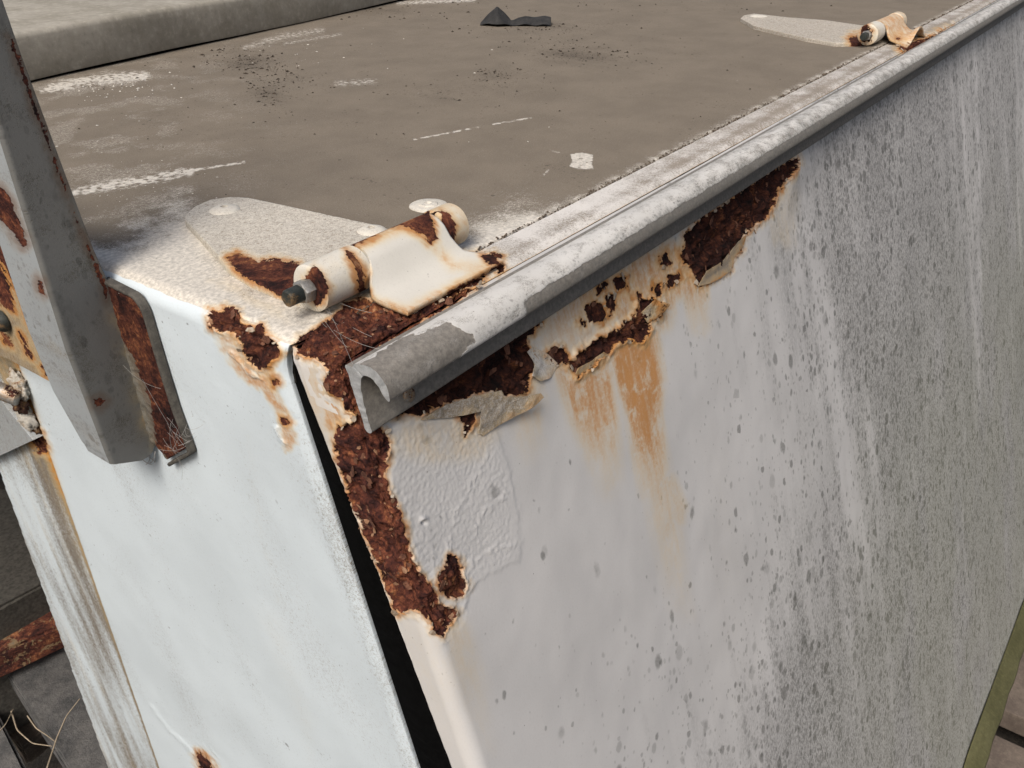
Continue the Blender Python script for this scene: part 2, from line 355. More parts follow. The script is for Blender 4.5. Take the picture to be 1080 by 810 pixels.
M_side = painted('weathered_white_paint_with_mould', (.57, .56, .545), mould=True, mcell=(58, 50, 1), green=.8, rough=.5)
M_lid = painted('dusty_white_paint', (.62, .69, .725), dustcol=(.178, .150, .116), barecol=(.58, .54, .47), rough=.38, mould=True, mcell=(200, 200, 1), mouldcol=(.045, .036, .028))  # bluish base puts the sky light on the front into the paint
M_flange = painted('dusty_flange_paint', (.66, .63, .585), dustcol=(.26, .225, .185), rough=.5)
M_rail = painted('painted_aluminium_rail', (.60, .585, .55), dustcol=(.28, .265, .24), mouldcol=(.15, .145, .13), barecol=(.20, .183, .158), mould=True, mcell=(190, 260, 260), rough=.5)
M_hinge = painted('cream_hinge_paint', (.64, .615, .55), rough=.4, barecol=(.2, .18, .17))
M_leaf = painted('dirty_cream_leaf_paint', (.62, .585, .51), dustcol=(.26, .22, .18), rough=.6)
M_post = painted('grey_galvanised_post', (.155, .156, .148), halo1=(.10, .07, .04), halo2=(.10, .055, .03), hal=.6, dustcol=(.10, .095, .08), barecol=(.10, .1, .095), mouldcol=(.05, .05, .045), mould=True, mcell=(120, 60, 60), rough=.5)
M_postlit = painted('grey_latch_and_lit_flange', (.33, .355, .365), halo1=(.25, .17, .09), halo2=(.16, .08, .035), hal=.6, dustcol=(.2, .17, .13), mouldcol=(.12, .11, .1), mould=True, mcell=(120, 120, 60), rough=.5)  # lighter, bluer copy of the post grey; light on its flange painted in
M_rustplate = simple('rust_scale', (.030, .014, .011), (.075, .030, .020), 120, .95, rusty=.25, bump=.9, bd=.002)
M_brown = painted('rust_streaked_bracket_paint', (.26, .245, .215), dustcol=(.17, .115, .075), mould=True, mcell=(200, 200, 60), mouldcol=(.09, .035, .018), rough=.6)
M_gapblack = simple('rubber_and_gap_black', (.0015, .0015, .0015), (.003, .003, .003), 200, .95, bump=.4)  # near black for the gap seal and the painted shade under the board
M_gapblack.node_tree.nodes['Principled BSDF'].inputs['Specular IOR Level'].default_value = .05
M_gasket = simple('grey_gasket', (.050, .046, .040), (.105, .097, .082), 150, .75, bump=.5)
M_steel = simple('dull_steel', (.25, .24, .22), (.36, .35, .33), 180, .45, metal=.5, rusty=.35)
M_darksteel = simple('dark_bolt', (.022, .026, .024), (.05, .055, .05), 200, .5, metal=.3, rusty=.15)
M_alu = simple('cut_aluminium', (.34, .35, .35), (.46, .47, .47), 240, .5, metal=.25, bump=.7, bd=.0008)
M_slab = simple('painted_board', (.25, .23, .185), (.34, .315, .265), 16, .85, bump=.5, bd=.0008)
M_wood = simple('grey_weathered_wood', (.065, .065, .065), (.13, .125, .12), 26, .9, bump=.9, bd=.003, stretch=(1, 1, 1))
M_wood2 = simple('brown_weathered_wood', (.09, .07, .055), (.15, .125, .10), 30, .9, bump=.8, bd=.002)
M_ground = simple('dark_soil', (.012, .010, .008), (.03, .025, .02), 12, .95, bump=.8, bd=.01)
M_paver = simple('brown_concrete_paver', (.105, .083, .068), (.155, .125, .10), 16, .9, bump=.6, bd=.002)
M_moss = simple('mossy_olive_edge', (.062, .060, .024), (.105, .100, .045), 20, .9, bump=.6, bd=.001, stretch=(.3, 1, 1))
M_beam = simple('rusty_beam', (.13, .11, .085), (.2, .17, .12), 30, .9, rusty=.75, bump=.8, bd=.002)
M_twig = simple('dry_twig', (.25, .2, .14), (.36, .3, .22), 80, .85)
M_web = simple('cobweb', (.30, .29, .27), (.38, .37, .35), 80, .8, bump=0)
M_crumb = simple('dirt', (.02, .015, .012), (.06, .045, .032), 200, .95, bump=.6)
M_crumb2 = simple('paint_chip', (.5, .47, .42), (.6, .57, .5), 200, .8, bump=.4)
M_scrap = simple('black_rubber_scrap', (.018, .018, .018), (.035, .034, .033), 60, .75, bump=.7)
M_dark = simple('blocker_black', (.01, .01, .01), (.02, .018, .016), 20, .9)
M_seal = simple('torn_sealant', (.42, .39, .33), (.58, .55, .49), 90, .85, bump=.8, bd=.002, rusty=.25)

# ------------------------------------------------------------------ the cabinet
cab = tag(empty('steel_cabinet', (0, 0, 0)), 'rusting white steel cabinet with brown dusty lid, two hinges and a mouldy side panel', 'cabinet')
LEN = 3.2
A_S, Y_S = .30, -.0345                       # side panel: y = Y_S + A_S*z, flares outward going down
def round_box(x, yp, z, r, ry, sign=1):
    """round the edges of the box x>=0, yp>=0 (or <=0), z<=0"""
    qx = np.maximum(x, r); qz = np.minimum(z, -r); qy = np.maximum(yp*sign, ry)
    dx = (x-qx)/r; dz = (z-qz)/r; dy = (yp*sign-qy)/ry
    L = np.sqrt(dx*dx+dy*dy+dz*dz); L = np.maximum(L, 1)
    return qx+dx/L*r, (qy+dy/L*ry)*sign, qz+dz/L*r

# --- side panel with its return strip
def ret_w(z): return .0405+.0525*np.minimum(z, 0)*(1-.25*ss(-.4, -1.3, z)) if True else 0
def side_pt(s, t):
    s, t = np.broadcast_arrays(s, t)
    x = np.maximum(s, 0); wr = ret_w(t); yp = np.clip(-s, 0, wr); z = t; x = x+np.clip(-s-wr, 0, .02)
    ex = np.clip(-s-wr, 0, .02); x, yp, z = round_box(x-ex*(s < 0), yp, z, .011, .011)
    return np.stack([x+ex*(s < 0), Y_S+A_S*z+yp, z], -1)
s1 = path_steps(lambda s: side_pt(s, np.full(s.shape, -.12)), -.056, LEN, 1.15)
def zl(t): return side_pt(np.full(t.shape, .12), t)
t1 = np.concatenate([path_steps(zl, 0, -.34, 1.15), path_steps(lambda t: side_pt(np.full(t.shape, 1.1), t), -.345, -1.345, 1.8)])
S, T = np.meshgrid(s1, t1, indexing='ij'); T = T.copy(); tb = -1.355-.125*np.clip(S-1.2, 0, 2); T = np.where(T < -.345, -.345+(T+.345)*(tb+.345)/(-1.0), T)
P = side_pt(S, T); N = normals(P)
if (N[len(s1)//2, len(t1)//2]@np.array([0, -1, 0])) < 0: N = -N
px, py = proj(P); R, dep, dark = wear_base(px, py, S, T)
h = rust_disp(R, dep, S, T)
blist = [(408,452),(440,444),(480,442),(510,440),(524,452),(534,480),(544,530),(547,570),(546,590),(530,600),(505,614),(490,640),(476,652),(450,620),(430,575),(412,515)]
bs = sdf(px, py, blist)+fbm(S, T, 60, 3, 61)*6
h += ss(-2, 3, bs)*.00035+np.exp(-(bs/2.5)**2)*.0006*.5*(fbm(S, T, 200, 2, 66)+.4)+ss(0, 10, bs)*fbm(S, T, 330, 3, 63)*.0004
for pl in ([(470,590),(482,540),(497,515),(513,480)], [(500,560),(515,535),(536,520)], [(496,596),(520,578),(545,574)]):
    dd = line_d(px, py, pl)+fbm(S, T, 150, 2, 68)*7; h += np.exp(-(dd/2.0)**2)*.0005*(.6+fbm(S, T, 180, 2, 69))
h += np.exp(-((px-446)**2+(py-548)**2)/14)*.0018-np.exp(-((px-447)**2+(py-551)**2)/5)*.0035
# the popped sheet beside the big rust patch stands off the steel
h += ss(-26, -1, sdf(px, py, RUST['big'][0]))*(R < 0)*ss(820, 835, px)*.004
h += fbm(S, T, 3.5, 2, 71)*.0022+fbm(S, T, 22, 2, 72)*.00045      # faint panel waviness
h += ss(-9, -1, sdf(px, py, RUST['blob_b'][0]))*(R < .5)*.0022*np.clip(fbm(S, T, 120, 2, 75)+.45, 0, 1)
P = P+N*h[..., None]
FL = [(P[::2, ::2].copy(), N[::2, ::2].copy(), R[::2, ::2].copy(), dark[::2, ::2].copy(), 120, 60, 120)]
# stains
G = np.zeros(px.shape)
def stain(poly, amt, soft=9):
    global G
    y0_ = min(p[1] for p in poly); y1_ = max(p[1] for p in poly); amt = amt*(1-.58*ss(y0_+.25*(y1_-y0_), y1_, py)) if y1_-y0_ > 60 else amt
    q = sdf(px, py, poly)+12+fbm(S, T, 70, 3, 81, 14)*6; G = np.maximum(G, amt*ss(-soft*.9, soft*1.5, q))
stain([(588,385),(640,380),(642,420),(646,470),(648,505),(640,520),(630,500),(618,470),(604,430)], .80, 12)
stain([(652,358),(684,356),(690,400),(688,440),(694,480),(700,525),(706,545),(684,520),(676,480),(668,440),(658,400)], 1.0, 9)
stain([(688,505),(702,525),(716,590),(726,650),(714,640),(702,590),(692,545)], .45, 10)
stain([(696,510),(704,508),(716,535),(716,545),(706,533)], .45, 6)
stain([(718,270),(734,276),(738,300),(741,345),(734,345),(728,310),(716,290)], .8, 6)
stain([(820,200),(832,205),(830,255),(820,250)], .3, 8)
stain([(546,402),(564,402),(568,470),(556,485),(544,450)], .5, 10)
stain([(425,452),(470,446),(520,452),(500,478),(450,482),(420,470)], .40, 10)
stain([(560,350),(600,318),(650,290),(700,262),(722,262),(724,300),(706,318),(700,340),(660,372),(610,404),(590,400),(566,372)], .75, 9)
stain([(470,650),(486,660),(505,720),(515,790),(500,760),(482,700)], .38, 10)
stain([(418,648),(450,654),(470,700),(500,830),(480,830),(440,720)], .20, 8)
stain([(325,374),(345,386),(350,430),(352,480),(340,440),(330,410)], .55, 5)
stain([(372,446),(350,447),(352,420),(372,420)], .75, 6)
stain([(740,470),(765,470),(800,700),(790,830),(740,830),(745,600)], .10, 25)
# mould: dark film and drops thickening to the right
edge = np.interp(py, [0, 100, 170, 260, 380, 460, 560, 640, 720, 810], [800, 810, 805, 790, 805, 835, 815, 800, 760, 740])
Mo = ss(-40, 150, px-edge)*.90+.04+ss(-180, 0, px-edge)*.10
Mo *= 1-.45*ss(940, 1080, px)*ss(420, 100, py)*.6
Mo += .10*ss(600, 900, py)*ss(560, 760, px)+.12*np.exp(-((px-845)/22)**2)*ss(150, 500, py)+.22*np.exp(-((px-925)/60)**2)*ss(500, 120, py)
Mo += .25*ss(1000, 1075, px)*ss(150, 600, py)
Mo += .16*np.exp(-(((px-690)/40)**2+((py-760)/60)**2))
Mo += fbm(S, T, 26, 4, 91, 2.2)*.42*ss(-120, 60, px-edge)+fbm(S, T, 9, 3, 95)*.10
for a, b, wd, am in (((905,100),(918,260),7,.5), ((846,240),(876,330),7,.45), ((876,330),(900,560),8,.45), ((1030,40),(1036,330),6,.35), ((960,110),(985,300),6,.3), ((1000,150),(1040,420),7,.25), ((830,230),(850,330),6,.4), ((1020,420),(1010,600),8,.25)):
    Mo -= am*np.exp(-(line_d(px, py, [a, b])/wd)**2)*(.6+fbm(S, T, 40, 2, 97))
Mo += .22*np.exp(-(((px-865)/45)**2+((py-200)/70)**2))+fbm(S, T, 5, 4, 98, .9)*.40*ss(760, 860, px)-.16*ss(720, 560, px)*ss(700, 560, py)
Mo = np.clip(Mo+.05, 0, 1.1)*ss(0, -3, R)*ss(520, 600, px+0*py)
Dd = .10*ss(900, 1080, px)+.05
# dirt gathered under the rail
Dd = Dd+.30*np.exp(-((T+.044)/.006)**2)*ss(.05, .3, S)*0
Kb = np.full(px.shape, 0.)
me = raw_mesh('side_panel', P, grid_faces(*S.shape))
set_attr(me, 'wear', np.stack([np.clip(1+R/12, 0, 3), G, dark], -1).reshape(-1, 3))
set_attr(me, 'dirt', np.stack([Mo, Dd, Kb], -1).reshape(-1, 3))
set_attr(me, 'suv', np.stack([S, T, 0*S], -1).reshape(-1, 3), 'FLOAT_VECTOR')
side = link('side_panel', me, M_side, cab)
side['label'] = 'pale grey side panel with rust holes, orange runs and dark mould drops'

# mossy lip along the bottom edge of the side panel
rows = []
for x in np.linspace(.5, LEN, 60):
    zb = -1.356-.125*max(x-1.2, 0); yb = Y_S+A_S*zb; j = .0015*math.sin(x*40)
    rows.append([(x, yb+.001, zb+.012), (x, yb-.006, zb+.010), (x, yb-.034+j, zb-.004), (x, yb-.036+j, zb-.010), (x, yb+.005, zb-.012)])
me = raw_mesh('bottom_lip', np.array(rows), grid_faces(60, 5)); link('bottom_lip', me, M_moss, cab)

# --- top flange between lid and rail
def fl_pt(x, y):
    x, y = np.broadcast_arrays(x, y)
    yy = y-Y_S; X2, Yp, Z2 = round_box(np.maximum(x, 0), yy, np.minimum(x, 0), .011, .011)
    return np.stack([X2, Yp+Y_S+A_S*0*Z2, Z2], -1)
s2 = path_steps(lambda s: fl_pt(s, np.full(s.shape, -.015)), -.035, LEN, 1.2)
y2 = np.concatenate([np.linspace(.0022, -.0345, 62)])
S, T = np.meshgrid(s2, y2, indexing='ij'); P = fl_pt(S, T)
lean = np.minimum(P[..., 2], 0)*A_S*ss(.05, -.03, T)*1.0
P[..., 1] += np.where(S < .011, np.minimum(P[..., 2], 0)*A_S, 0)
N = normals(P); N *= np.sign(N[len(s2)//2, 30, 2])
px, py = proj(P); R, dep, dark = wear_base(px, py, S, T)
h = rust_disp(R, dep*1.2, S, T)+fbm(S, T, 60, 3, 14)*.0004
h -= ss(.0012, .0024, T)*.0015
h = np.where(R > 2, h+.0012*dep, h)
P = P+N*h[..., None]; FL.append((P.copy(), N.copy(), R.copy(), dark.copy(), 40, 12, 30))
G = np.zeros(px.shape)
G += .75*np.exp(-((T+.0415-.008)/.0016)**2)*0
G += .8*ss(.0007, .0022, T)*(.4+fbm(S, T, 50, 3, 17)*1.3)
G += .6*ss(-.0325, -.0345, T)
G += .9*np.exp(-(((px-560)/90)**2+((py-262)/60)**2))*0
G += .5*ss(-3, 12, sdf(px, py, [(312,360),(360,316),(440,325),(520,285),(545,280),(545,290),(470,335),(400,372),(370,392),(340,388)]))
Dd = .30+.26*ss(.25, .6, S)+fbm(S, T, 30, 3, 19)*.35+.18*np.exp(-((T+.02)/.006)**2)-.5*ss(.0, .0016, T)*.6
Dd = Dd*ss(.02, .12, S)
me = raw_mesh('top_flange', P, grid_faces(*S.shape))
set_attr(me, 'wear', np.stack([np.clip(1+R/12, 0, 3), np.clip(G, 0, 1), dark], -1).reshape(-1, 3))
set_attr(me, 'dirt', np.stack([0*S, np.clip(Dd, 0, .95), 0*S], -1).reshape(-1, 3))
set_attr(me, 'suv', P.reshape(-1, 3), 'FLOAT_VECTOR')
link('top_flange', me, M_flange, cab)

# --- lid: dusty top and cool white front in one bent sheet
YL, AL = .0034, .2434
def lid_pt(t, w):                             # t<0 down the front, t>=0 along the top; w = distance from the gap edge
    t, w = np.broadcast_arrays(t, w)
    x = np.maximum(t, 0); z = np.minimum(t, 0)
    ry = .0022+.0125*ss(.045, .004, x)
    X2, W2, Z2 = round_box(x, w, z, .013, ry)
    return np.stack([X2, YL+.0120*ss(.012, -.028, t)*ss(.25, .0, w)+AL*Z2*ss(.9, .0, w)+W2, Z2], -1)
t3 = np.concatenate([path_steps(lambda t: lid_pt(t, np.full(t.shape, .15)), -1.3, -.45, 2.2)[:-1], path_steps(lambda t: lid_pt(t, np.full(t.shape, .06)), -.45, -.0, 1.2), path_steps(lambda t: lid_pt(t, np.full(t.shape, .06)), 0, LEN, 1.15)[1:]])
w3 = np.concatenate([np.linspace(-.03, 0, 6)[:-1]*0+np.linspace(0, .0001, 5), path_steps(lambda w: lid_pt(np.full(w.shape, .05), w), .0002, 1.9, 1.25)])
T, W = np.meshgrid(t3, w3, indexing='ij'); P = lid_pt(T, W); N = normals(P); N *= np.sign(N[-50, 100, 2])
for k in range(6): P[:, k] = P[:, 6]; N[:, k] = N[:, 6]
for k, dn in enumerate((.030, .022, .015, .009, .005, .002)):   # the folded edge going down into the gap
    e = P[:, 6].copy(); top = ss(.008, .030, T[:, 6])[:, None]
    P[:, k] = e+top*np.array([0, .0004, -dn])*(.03+.97*ss(.06, .11, T[:, 6])[:, None])+(1-top)*np.array([dn, .0006, 0])
yc = P[..., 1]
px, py = proj(P); U = T; Vv = W
R, dep, dark = wear_base(px, py, U, Vv)
h = rust_disp(R, dep, U, Vv)+fbm(U, Vv, 4, 2, 24)*.0005+fbm(U, Vv, 45, 3, 25)*.00016
front = ss(.0, -.02, T)
h += np.exp(-((yc-.384)/.0016)**2)*front*-.0016                     # panel seam on the front
for pl in ([(272,340),(252,334),(240,323)],):
    h -= np.exp(-(line_d(px, py, pl)/1.1)**2)*.0010
for pl, am in (([(292,452),(296,463),(302,468)],.0016), ([(244,372),(262,392),(276,400)],.0012), ([(160,745),(178,770),(205,794)],.0010)):
    h += np.exp(-((line_d(px, py, pl)+fbm(U, Vv, 150, 2, 27)*3)/1.8)**2)*am
h = h*ss(.0002, .0035, W)
P = P+N*h[..., None]; FL.append((P[::2, ::2].copy(), N[::2, ::2].copy(), R[::2, ::2].copy(), dark[::2, ::2].copy(), 30, 8, 34))
G = np.zeros(px.shape)
def stl(poly, amt, soft=9):
    global G
    q = sdf(px, py, poly)+fbm(U, Vv, 70, 3, 82)*8; G = np.maximum(G, amt*ss(-soft*.4, soft, q))
stl([(222,345),(256,366),(272,392),(292,380),(300,420),(316,470),(300,480),(290,440),(272,415),(250,400),(236,372)], .75, 7)
stl([(216,335),(240,318),(262,340),(300,362),(310,372),(296,388),(262,398),(230,370)], .7, 8)
stl([(255,455),(268,455),(280,560),(300,640),(290,640),(268,560)], .16, 14)
stl([(255,630),(300,640),(340,760),(330,830),(290,720)], .14, 22)
stl([(212,285),(240,292),(300,322),(310,345),(280,335),(240,310),(215,300)], .30, 9)
dse = np.abs(yc-.384)
G = np.maximum(G, front*(.34*np.exp(-(dse/.0032)**2)+.30*np.exp(-((yc-.392)/.010)**2)*ss(-.55, -.28, T)+.55*np.exp(-(dse/.012)**2)*ss(-.33, -.21, T))*ss(.0, -.15, T+.03))
stripN = fbm(U, Vv, 5, 4, 84, 70)
G = np.maximum(G, front*ss(.384, .40, yc)*np.clip(.04+stripN*.5+.35*ss(-.30, -.20, T), 0, 1))
# dust on the top
clean = [(100,286),(150,262),(196,234),(215,250),(240,290),(318,330),(372,306),(430,282),(470,262),(520,240),(560,224),(545,245),(480,276),(312,366),(250,350),(160,308)]
cs = sdf(px, py, clean)
top = ss(-.004, .012, T)
D = top*(.97-.80*ss(-46, 26, cs+fbm(U, Vv, 34, 4, 40)*24)*ss(660, 500, px))
D = D-top*.50*np.exp(-((W-.002)/.009)**2)*(.75+fbm(U, Vv, 60, 3, 33))
D = D*ss(.0, .030, T+fbm(U, Vv, 30, 3, 34)*.012)
def scr(pl, wd, am, nz=2.5):
    global D
    dd = line_d(px, py, pl); D = D-am*np.exp(-(dd/wd)**2)*np.clip(.75+fbm(U, Vv, 160, 3, 35)*nz*.7, 0, 1.4)
scr([(60,206),(120,196),(160,189),(200,181)], 5, .85); scr([(190,182),(258,171)], 1.3, .9)
scr([(55,92),(100,84),(135,80),(152,80)], 5.0, .9); scr([(44,96),(70,90)], 3, .7)
scr([(258,50),(300,38),(340,32)], 4, .45); scr([(355,88),(395,86)], 4, .45); scr([(420,3),(500,0)], 2.5, .7)
scr([(436,147),(505,134)], .9, .7); scr([(520,131),(560,124)], .9, .7)
scr([(300,46),(360,36)], 2, .4); scr([(578,180),(574,184)], 1.5, .5); scr([(580,158),(590,161)], 1.2, .4)
for poly in ([(602,163),(614,161),(625,164),(624,174),(626,178),(610,178),(601,175),(604,170)],):
    D = D-.95*ss(-1.5, .8, sdf(px, py, poly))*(.8+fbm(U, Vv, 160, 3, 36))
D = D-.26*ss(.35, .75, fbm(U, Vv, 20, 4, 37)+.5)*ss(420, 120, px)*top
D = np.clip(D, 0, .97)
D = np.maximum(D, front*.10+0*D)
D = np.where(front > .5, .75*np.exp(-(dse/.0026)**2)*ss(-.1, -.2, T)+ np.clip(.12+.36*fbm(U, Vv, 5, 5, 38, 16)+.4*np.exp(-((yc-.40)/.02)**2)*ss(-.6, -.3, T)+.22*ss(.026, .008, W)*ss(-.03, -.12, T)+ss(.38, .39, yc)*(.30+.55*fbm(U, Vv, 4, 5, 88, 45)+.25*ss(-.34, -.2, T)), 0, .8), D)  # dust near the gap edge also paints the shade of the turning fold
me_keep = ~((T[:-1, :-1] < -.30) & (yc[:-1, :-1] > .549+.00*T[:-1, :-1]-.05*(T[:-1, :-1]+.84)+fbm(U, Vv, 30, 3, 39)[:-1, :-1]*.0025))
me = raw_mesh('lid', P, grid_faces(*T.shape, keep=me_keep, flip=False))
set_attr(me, 'wear', np.stack([np.clip(1+R/12, 0, 3), np.clip(G, 0, 1), dark], -1).reshape(-1, 3))
Ml = np.zeros(px.shape)
for (a_, b_, sx_, sy_, am) in ((262,66,34,12,.75), (284,98,22,12,.6), (300,86,40,9,.4), (610,58,50,10,.6), (520,82,26,7,.55), (350,10,80,8,.7), (470,98,50,10,.35), (600,30,60,7,.5), (200,46,60,6,.4), (930,75,60,10,.15)):
    Ml = np.maximum(Ml, am*np.exp(-((px-a_)/sx_)**2-((py-b_)/sy_)**2))
Ml = np.clip(Ml+.08+fbm(U, Vv, 14, 4, 86)*.22, 0, 1)*top+front*(.0+.10*ss(.38, .39, yc))
set_attr(me, 'dirt', np.stack([Ml, D, ss(-.006, .008, T+fbm(U, Vv, 30, 3, 34)*.006)*.9], -1).reshape(-1, 3))
set_attr(me, 'suv', np.stack([U, Vv, 0*U], -1).reshape(-1, 3), 'FLOAT_VECTOR')
lid = link('lid', me, M_lid, cab)
lid['label'] = 'lid with dusty brown top and cool white front'

# added dark core that blocks light and view through, rubber seal in the gap
bm = bmesh.new()
def addbox(bm, x0, x1, y0, y1, z0, z1):
    v = [bm.verts.new((x, y, z)) for x in (x0, x1) for y in (y0, y1) for z in (z0, z1)]
    for f in ((0, 1, 3, 2), (4, 6, 7, 5), (0, 4, 5, 1), (2, 3, 7, 6), (0, 2, 6, 4), (1, 5, 7, 3)): bm.faces.new([v[i] for i in f])
addbox(bm, .034, LEN, .03, .53, -1.30, -.035)
bm_obj('core_blocker', bm, M_dark, cab)
rows = []
for z in np.linspace(-.004, -1.30, 260):
    yc0 = Y_S+A_S*z+float(ret_w(np.array(z))); yb = YL+.0120*float(ss(.0, -.028, z))+AL*z; j = .0006*math.sin(z*900)+.0005*math.sin(z*410)
    rows.append([(.05, yc0-.004, z), (.0052+j, yc0-.0006, z), (.0040+j, (yc0+yb)/2-.001, z), (.0056, yb+.0034, z), (.05, yb+.006, z)])
me = raw_mesh('gap_seal', np.array(rows), grid_faces(260, 5)); link('gap_seal', me, M_gapblack, cab)
rows = []
for x in np.linspace(.004, LEN, 200):
    rows.append([(x, -.004, -.03), (x, -.001, -.0075), (x, .0035, -.007), (x, .008, -.0075), (x, .010, -.03)])
me = raw_mesh('lid_seam_seal', np.array(rows), grid_faces(200, 5)); link('lid_seam_seal', me, M_gasket, cab)

# --- aluminium edge rail (inverted hook over a back plate)
prof = [(-.0424, -.0012), (-.0434, .0004), (-.0470, .0018), (-.0515, .0029), (-.0560, .0030), (-.0605, .0018), (-.0643, -.0010), (-.0670, -.0048), (-.0685, -.0088), (-.0690, -.0122),
        (-.0686, -.0139), (-.0671, -.0146), (-.0655, -.0138), (-.0645, -.0122), (-.0630, -.0100), (-.0606, -.0068), (-.0575, -.0044), (-.0540, -.0034), (-.0508, -.0040), (-.0486, -.0065), (-.0476, -.0110),
        (-.0478, -.0180), (-.0490, -.0260), (-.0506, -.0340), (-.0518, -.0385), (-.0520, -.0404), (-.0505, -.0416), (-.0488, -.0416), (-.0476, -.0406), (-.0467, -.0392),
        (-.0455, -.0340), (-.0430, -.0250), (-.0405, -.0160), (-.0385, -.0080), (-.0370, -.0020)]
pr = np.array(prof); cl = np.vstack([pr, pr[:1]]); sl = np.concatenate([[0], np.cumsum(np.linalg.norm(np.diff(cl, axis=0), axis=1))])
nq = 210; sp = np.linspace(0, sl[-1], nq+1)
def crom(t):
    i = np.clip(np.searchsorted(sl, t, 'right')-1, 0, len(pr)-1); f = ((t-sl[i])/(sl[i+1]-sl[i]))[:, None]
    n = len(pr); p0, p1, p2, p3 = pr[(i-1) % n], pr[i % n], pr[(i+1) % n], pr[(i+2) % n]
    return .5*((2*p1)+(-p0+p2)*f+(2*p0-5*p1+4*p2-p3)*f**2+(-p0+3*p1-3*p2+p3)*f**3)
cq = crom(sp[:-1]+1e-9); cq = np.vstack([cq, cq[:1]])
xr = path_steps(lambda x: np.stack([x, x*0-.07, x*0+.007], -1), .0035, LEN, 1.2)
S, Q = np.meshgrid(xr, sp, indexing='ij')
P = np.stack([S, np.broadcast_to(cq[:, 0], S.shape), np.broadcast_to(cq[:, 1], S.shape)], -1).copy()
P[..., 0] += np.exp(-(S-.0035)/.004)*(.0006*fbm(P[..., 1], P[..., 2], 220, 3, 55))
N = normals(P); kk = int(nq*.12); N *= np.sign(N[40, kk, 2])
outer = ss(.001, .004, Q)*ss(.040, .036, Q)
px, py = proj(P)
barepoly = [(360,400),(368,392),(420,360),(462,344),(470,342),(480,346),(486,350),(500,352),(499,360),(492,368),(486,376),(440,420),(400,440)]
bsd = sdf(px, py, barepoly)+fbm(S, Q, 110, 5, 57)*6.5
flk = ss(.50, .62, fbm(S, Q, 26, 4, 58)+.5-.22*np.exp(-((Q-.043)/.006)**2)*-1)*ss(.10, .2, S)
K = np.where((bsd > 0), .9, 0.)
K = np.maximum(K, np.clip(.5+bsd/6, 0, 1)); 
edgeflake = np.clip(.46+(fbm(S, Q, 45, 4, 59))*1.2-np.abs(Q-.030)/.006, 0, 1)*ss(.1, .2, S)
K = np.maximum(K, edgeflake); K = np.maximum(K, ss(.0272, .0288, Q+fbm(S, Q, 160, 3, 92)*.0016)*ss(.10, .16, S+0*Q)); K = np.where(Q > .0385, .8, K)
h = outer*(1-ss(.4, .6, K))*.00045+outer*fbm(S, Q, 180, 3, 60)*.00016+fbm(S, Q, 7, 2, 62)*.0004*outer
P = P+N*h[..., None]
Mr = np.clip(.22+.38*ss(.12, .6, S)+fbm(S, Q, 75, 5, 64, 110)*.62+fbm(S, Q, 9, 3, 93)*.35+.40*ss(.018, .027, Q)*ss(.03, .2, S)-.25*np.exp(-((Q-.018)/.008)**2), 0, 1)*ss(.06, .15, S)  # mould raised on the rail's front face to paint in its shade
Mr = np.where(Q > .0385, .5+.5*fbm(S, Q, 30, 3, 65), Mr)
Dr = np.clip(.26+.18*ss(.2, .6, S)+fbm(S, Q, 60, 5, 69, 110)*.6, 0, 1)
Dr = np.where(Q > .0385, .15, Dr)
Gr = .55*np.exp(-(Q/.0022)**2)*(.5+fbm(S, Q, 30, 3, 70))
me = raw_mesh('edge_rail', P, grid_faces(*S.shape))
set_attr(me, 'wear', np.stack([0*S, np.clip(Gr, 0, 1), 0*S], -1).reshape(-1, 3))
set_attr(me, 'dirt', np.stack([Mr, Dr, K], -1).reshape(-1, 3))
set_attr(me, 'suv', P.reshape(-1, 3), 'FLOAT_VECTOR')
rail = link('edge_rail', me, M_rail, cab); rail['label'] = 'hooked metal edge rail with peeled white paint'
# cut end face: fill between outer and inner walls
ring = P[0, :-1]
bm = bmesh.new(); vs = [bm.verts.new(tuple(p+np.array([.0001, 0, 0]))) for p in ring]; f = bm.faces.new(vs); bm.normal_update(); f.normal_update()
r_ = bmesh.ops.triangulate(bm, faces=[f])
bmesh.ops.subdivide_edges(bm, edges=[e for e in bm.edges if not e.is_boundary], cuts=2)
for v in bm.verts:
    if not v.is_boundary: v.co.x += random.uniform(-.0001, .00005)
keep_world(bm_obj('cut_end', bm, M_alu, rail), rail)
def lathe(name, prof_, axis_o, axis_d, mat, parent, seg=28, wear=None, jitter=0., up=None, **kw):
    d = Vector(axis_d).normalized(); a = d.orthogonal().normalized(); b = d.cross(a)
    rows = []
    for (t, r) in prof_:
        rows.append([tuple(Vector(axis_o)+d*t+(a*math.cos(q)+b*math.sin(q))*max(r+jitter*math.sin(q*5)*.5, 1e-5)) for q in np.linspace(0, 2*math.pi, seg+1)])
    me = crisp(raw_mesh(name, np.array(rows), grid_faces(len(rows), seg+1))); bake_small(me, wear or [], **kw)
    return link(name, me, mat, parent)
def dense(prof_, step):
    out = []
    for (a, b) in zip(prof_[:-1], prof_[1:]):
        k = max(int(math.hypot(b[0]-a[0], b[1]-a[1])/step), 1)
        out += [(a[0]+(b[0]-a[0])*j/k, a[1]+(b[1]-a[1])*j/k) for j in range(k)]
    return out+[prof_[-1]]
pc = hit(431, 416, (0, -.0505, 0), (0, 1, 0)); pn_ = np.array([0, -1, .3])
sc = lathe('screw', [(-.001, 0), (-.001, .0045), (.0008, .0046), (.0015, .0038), (.0016, .0022), (.0002, .0020), (.0001, 0)], tuple(pc), tuple(pn_), M_steel, rail)

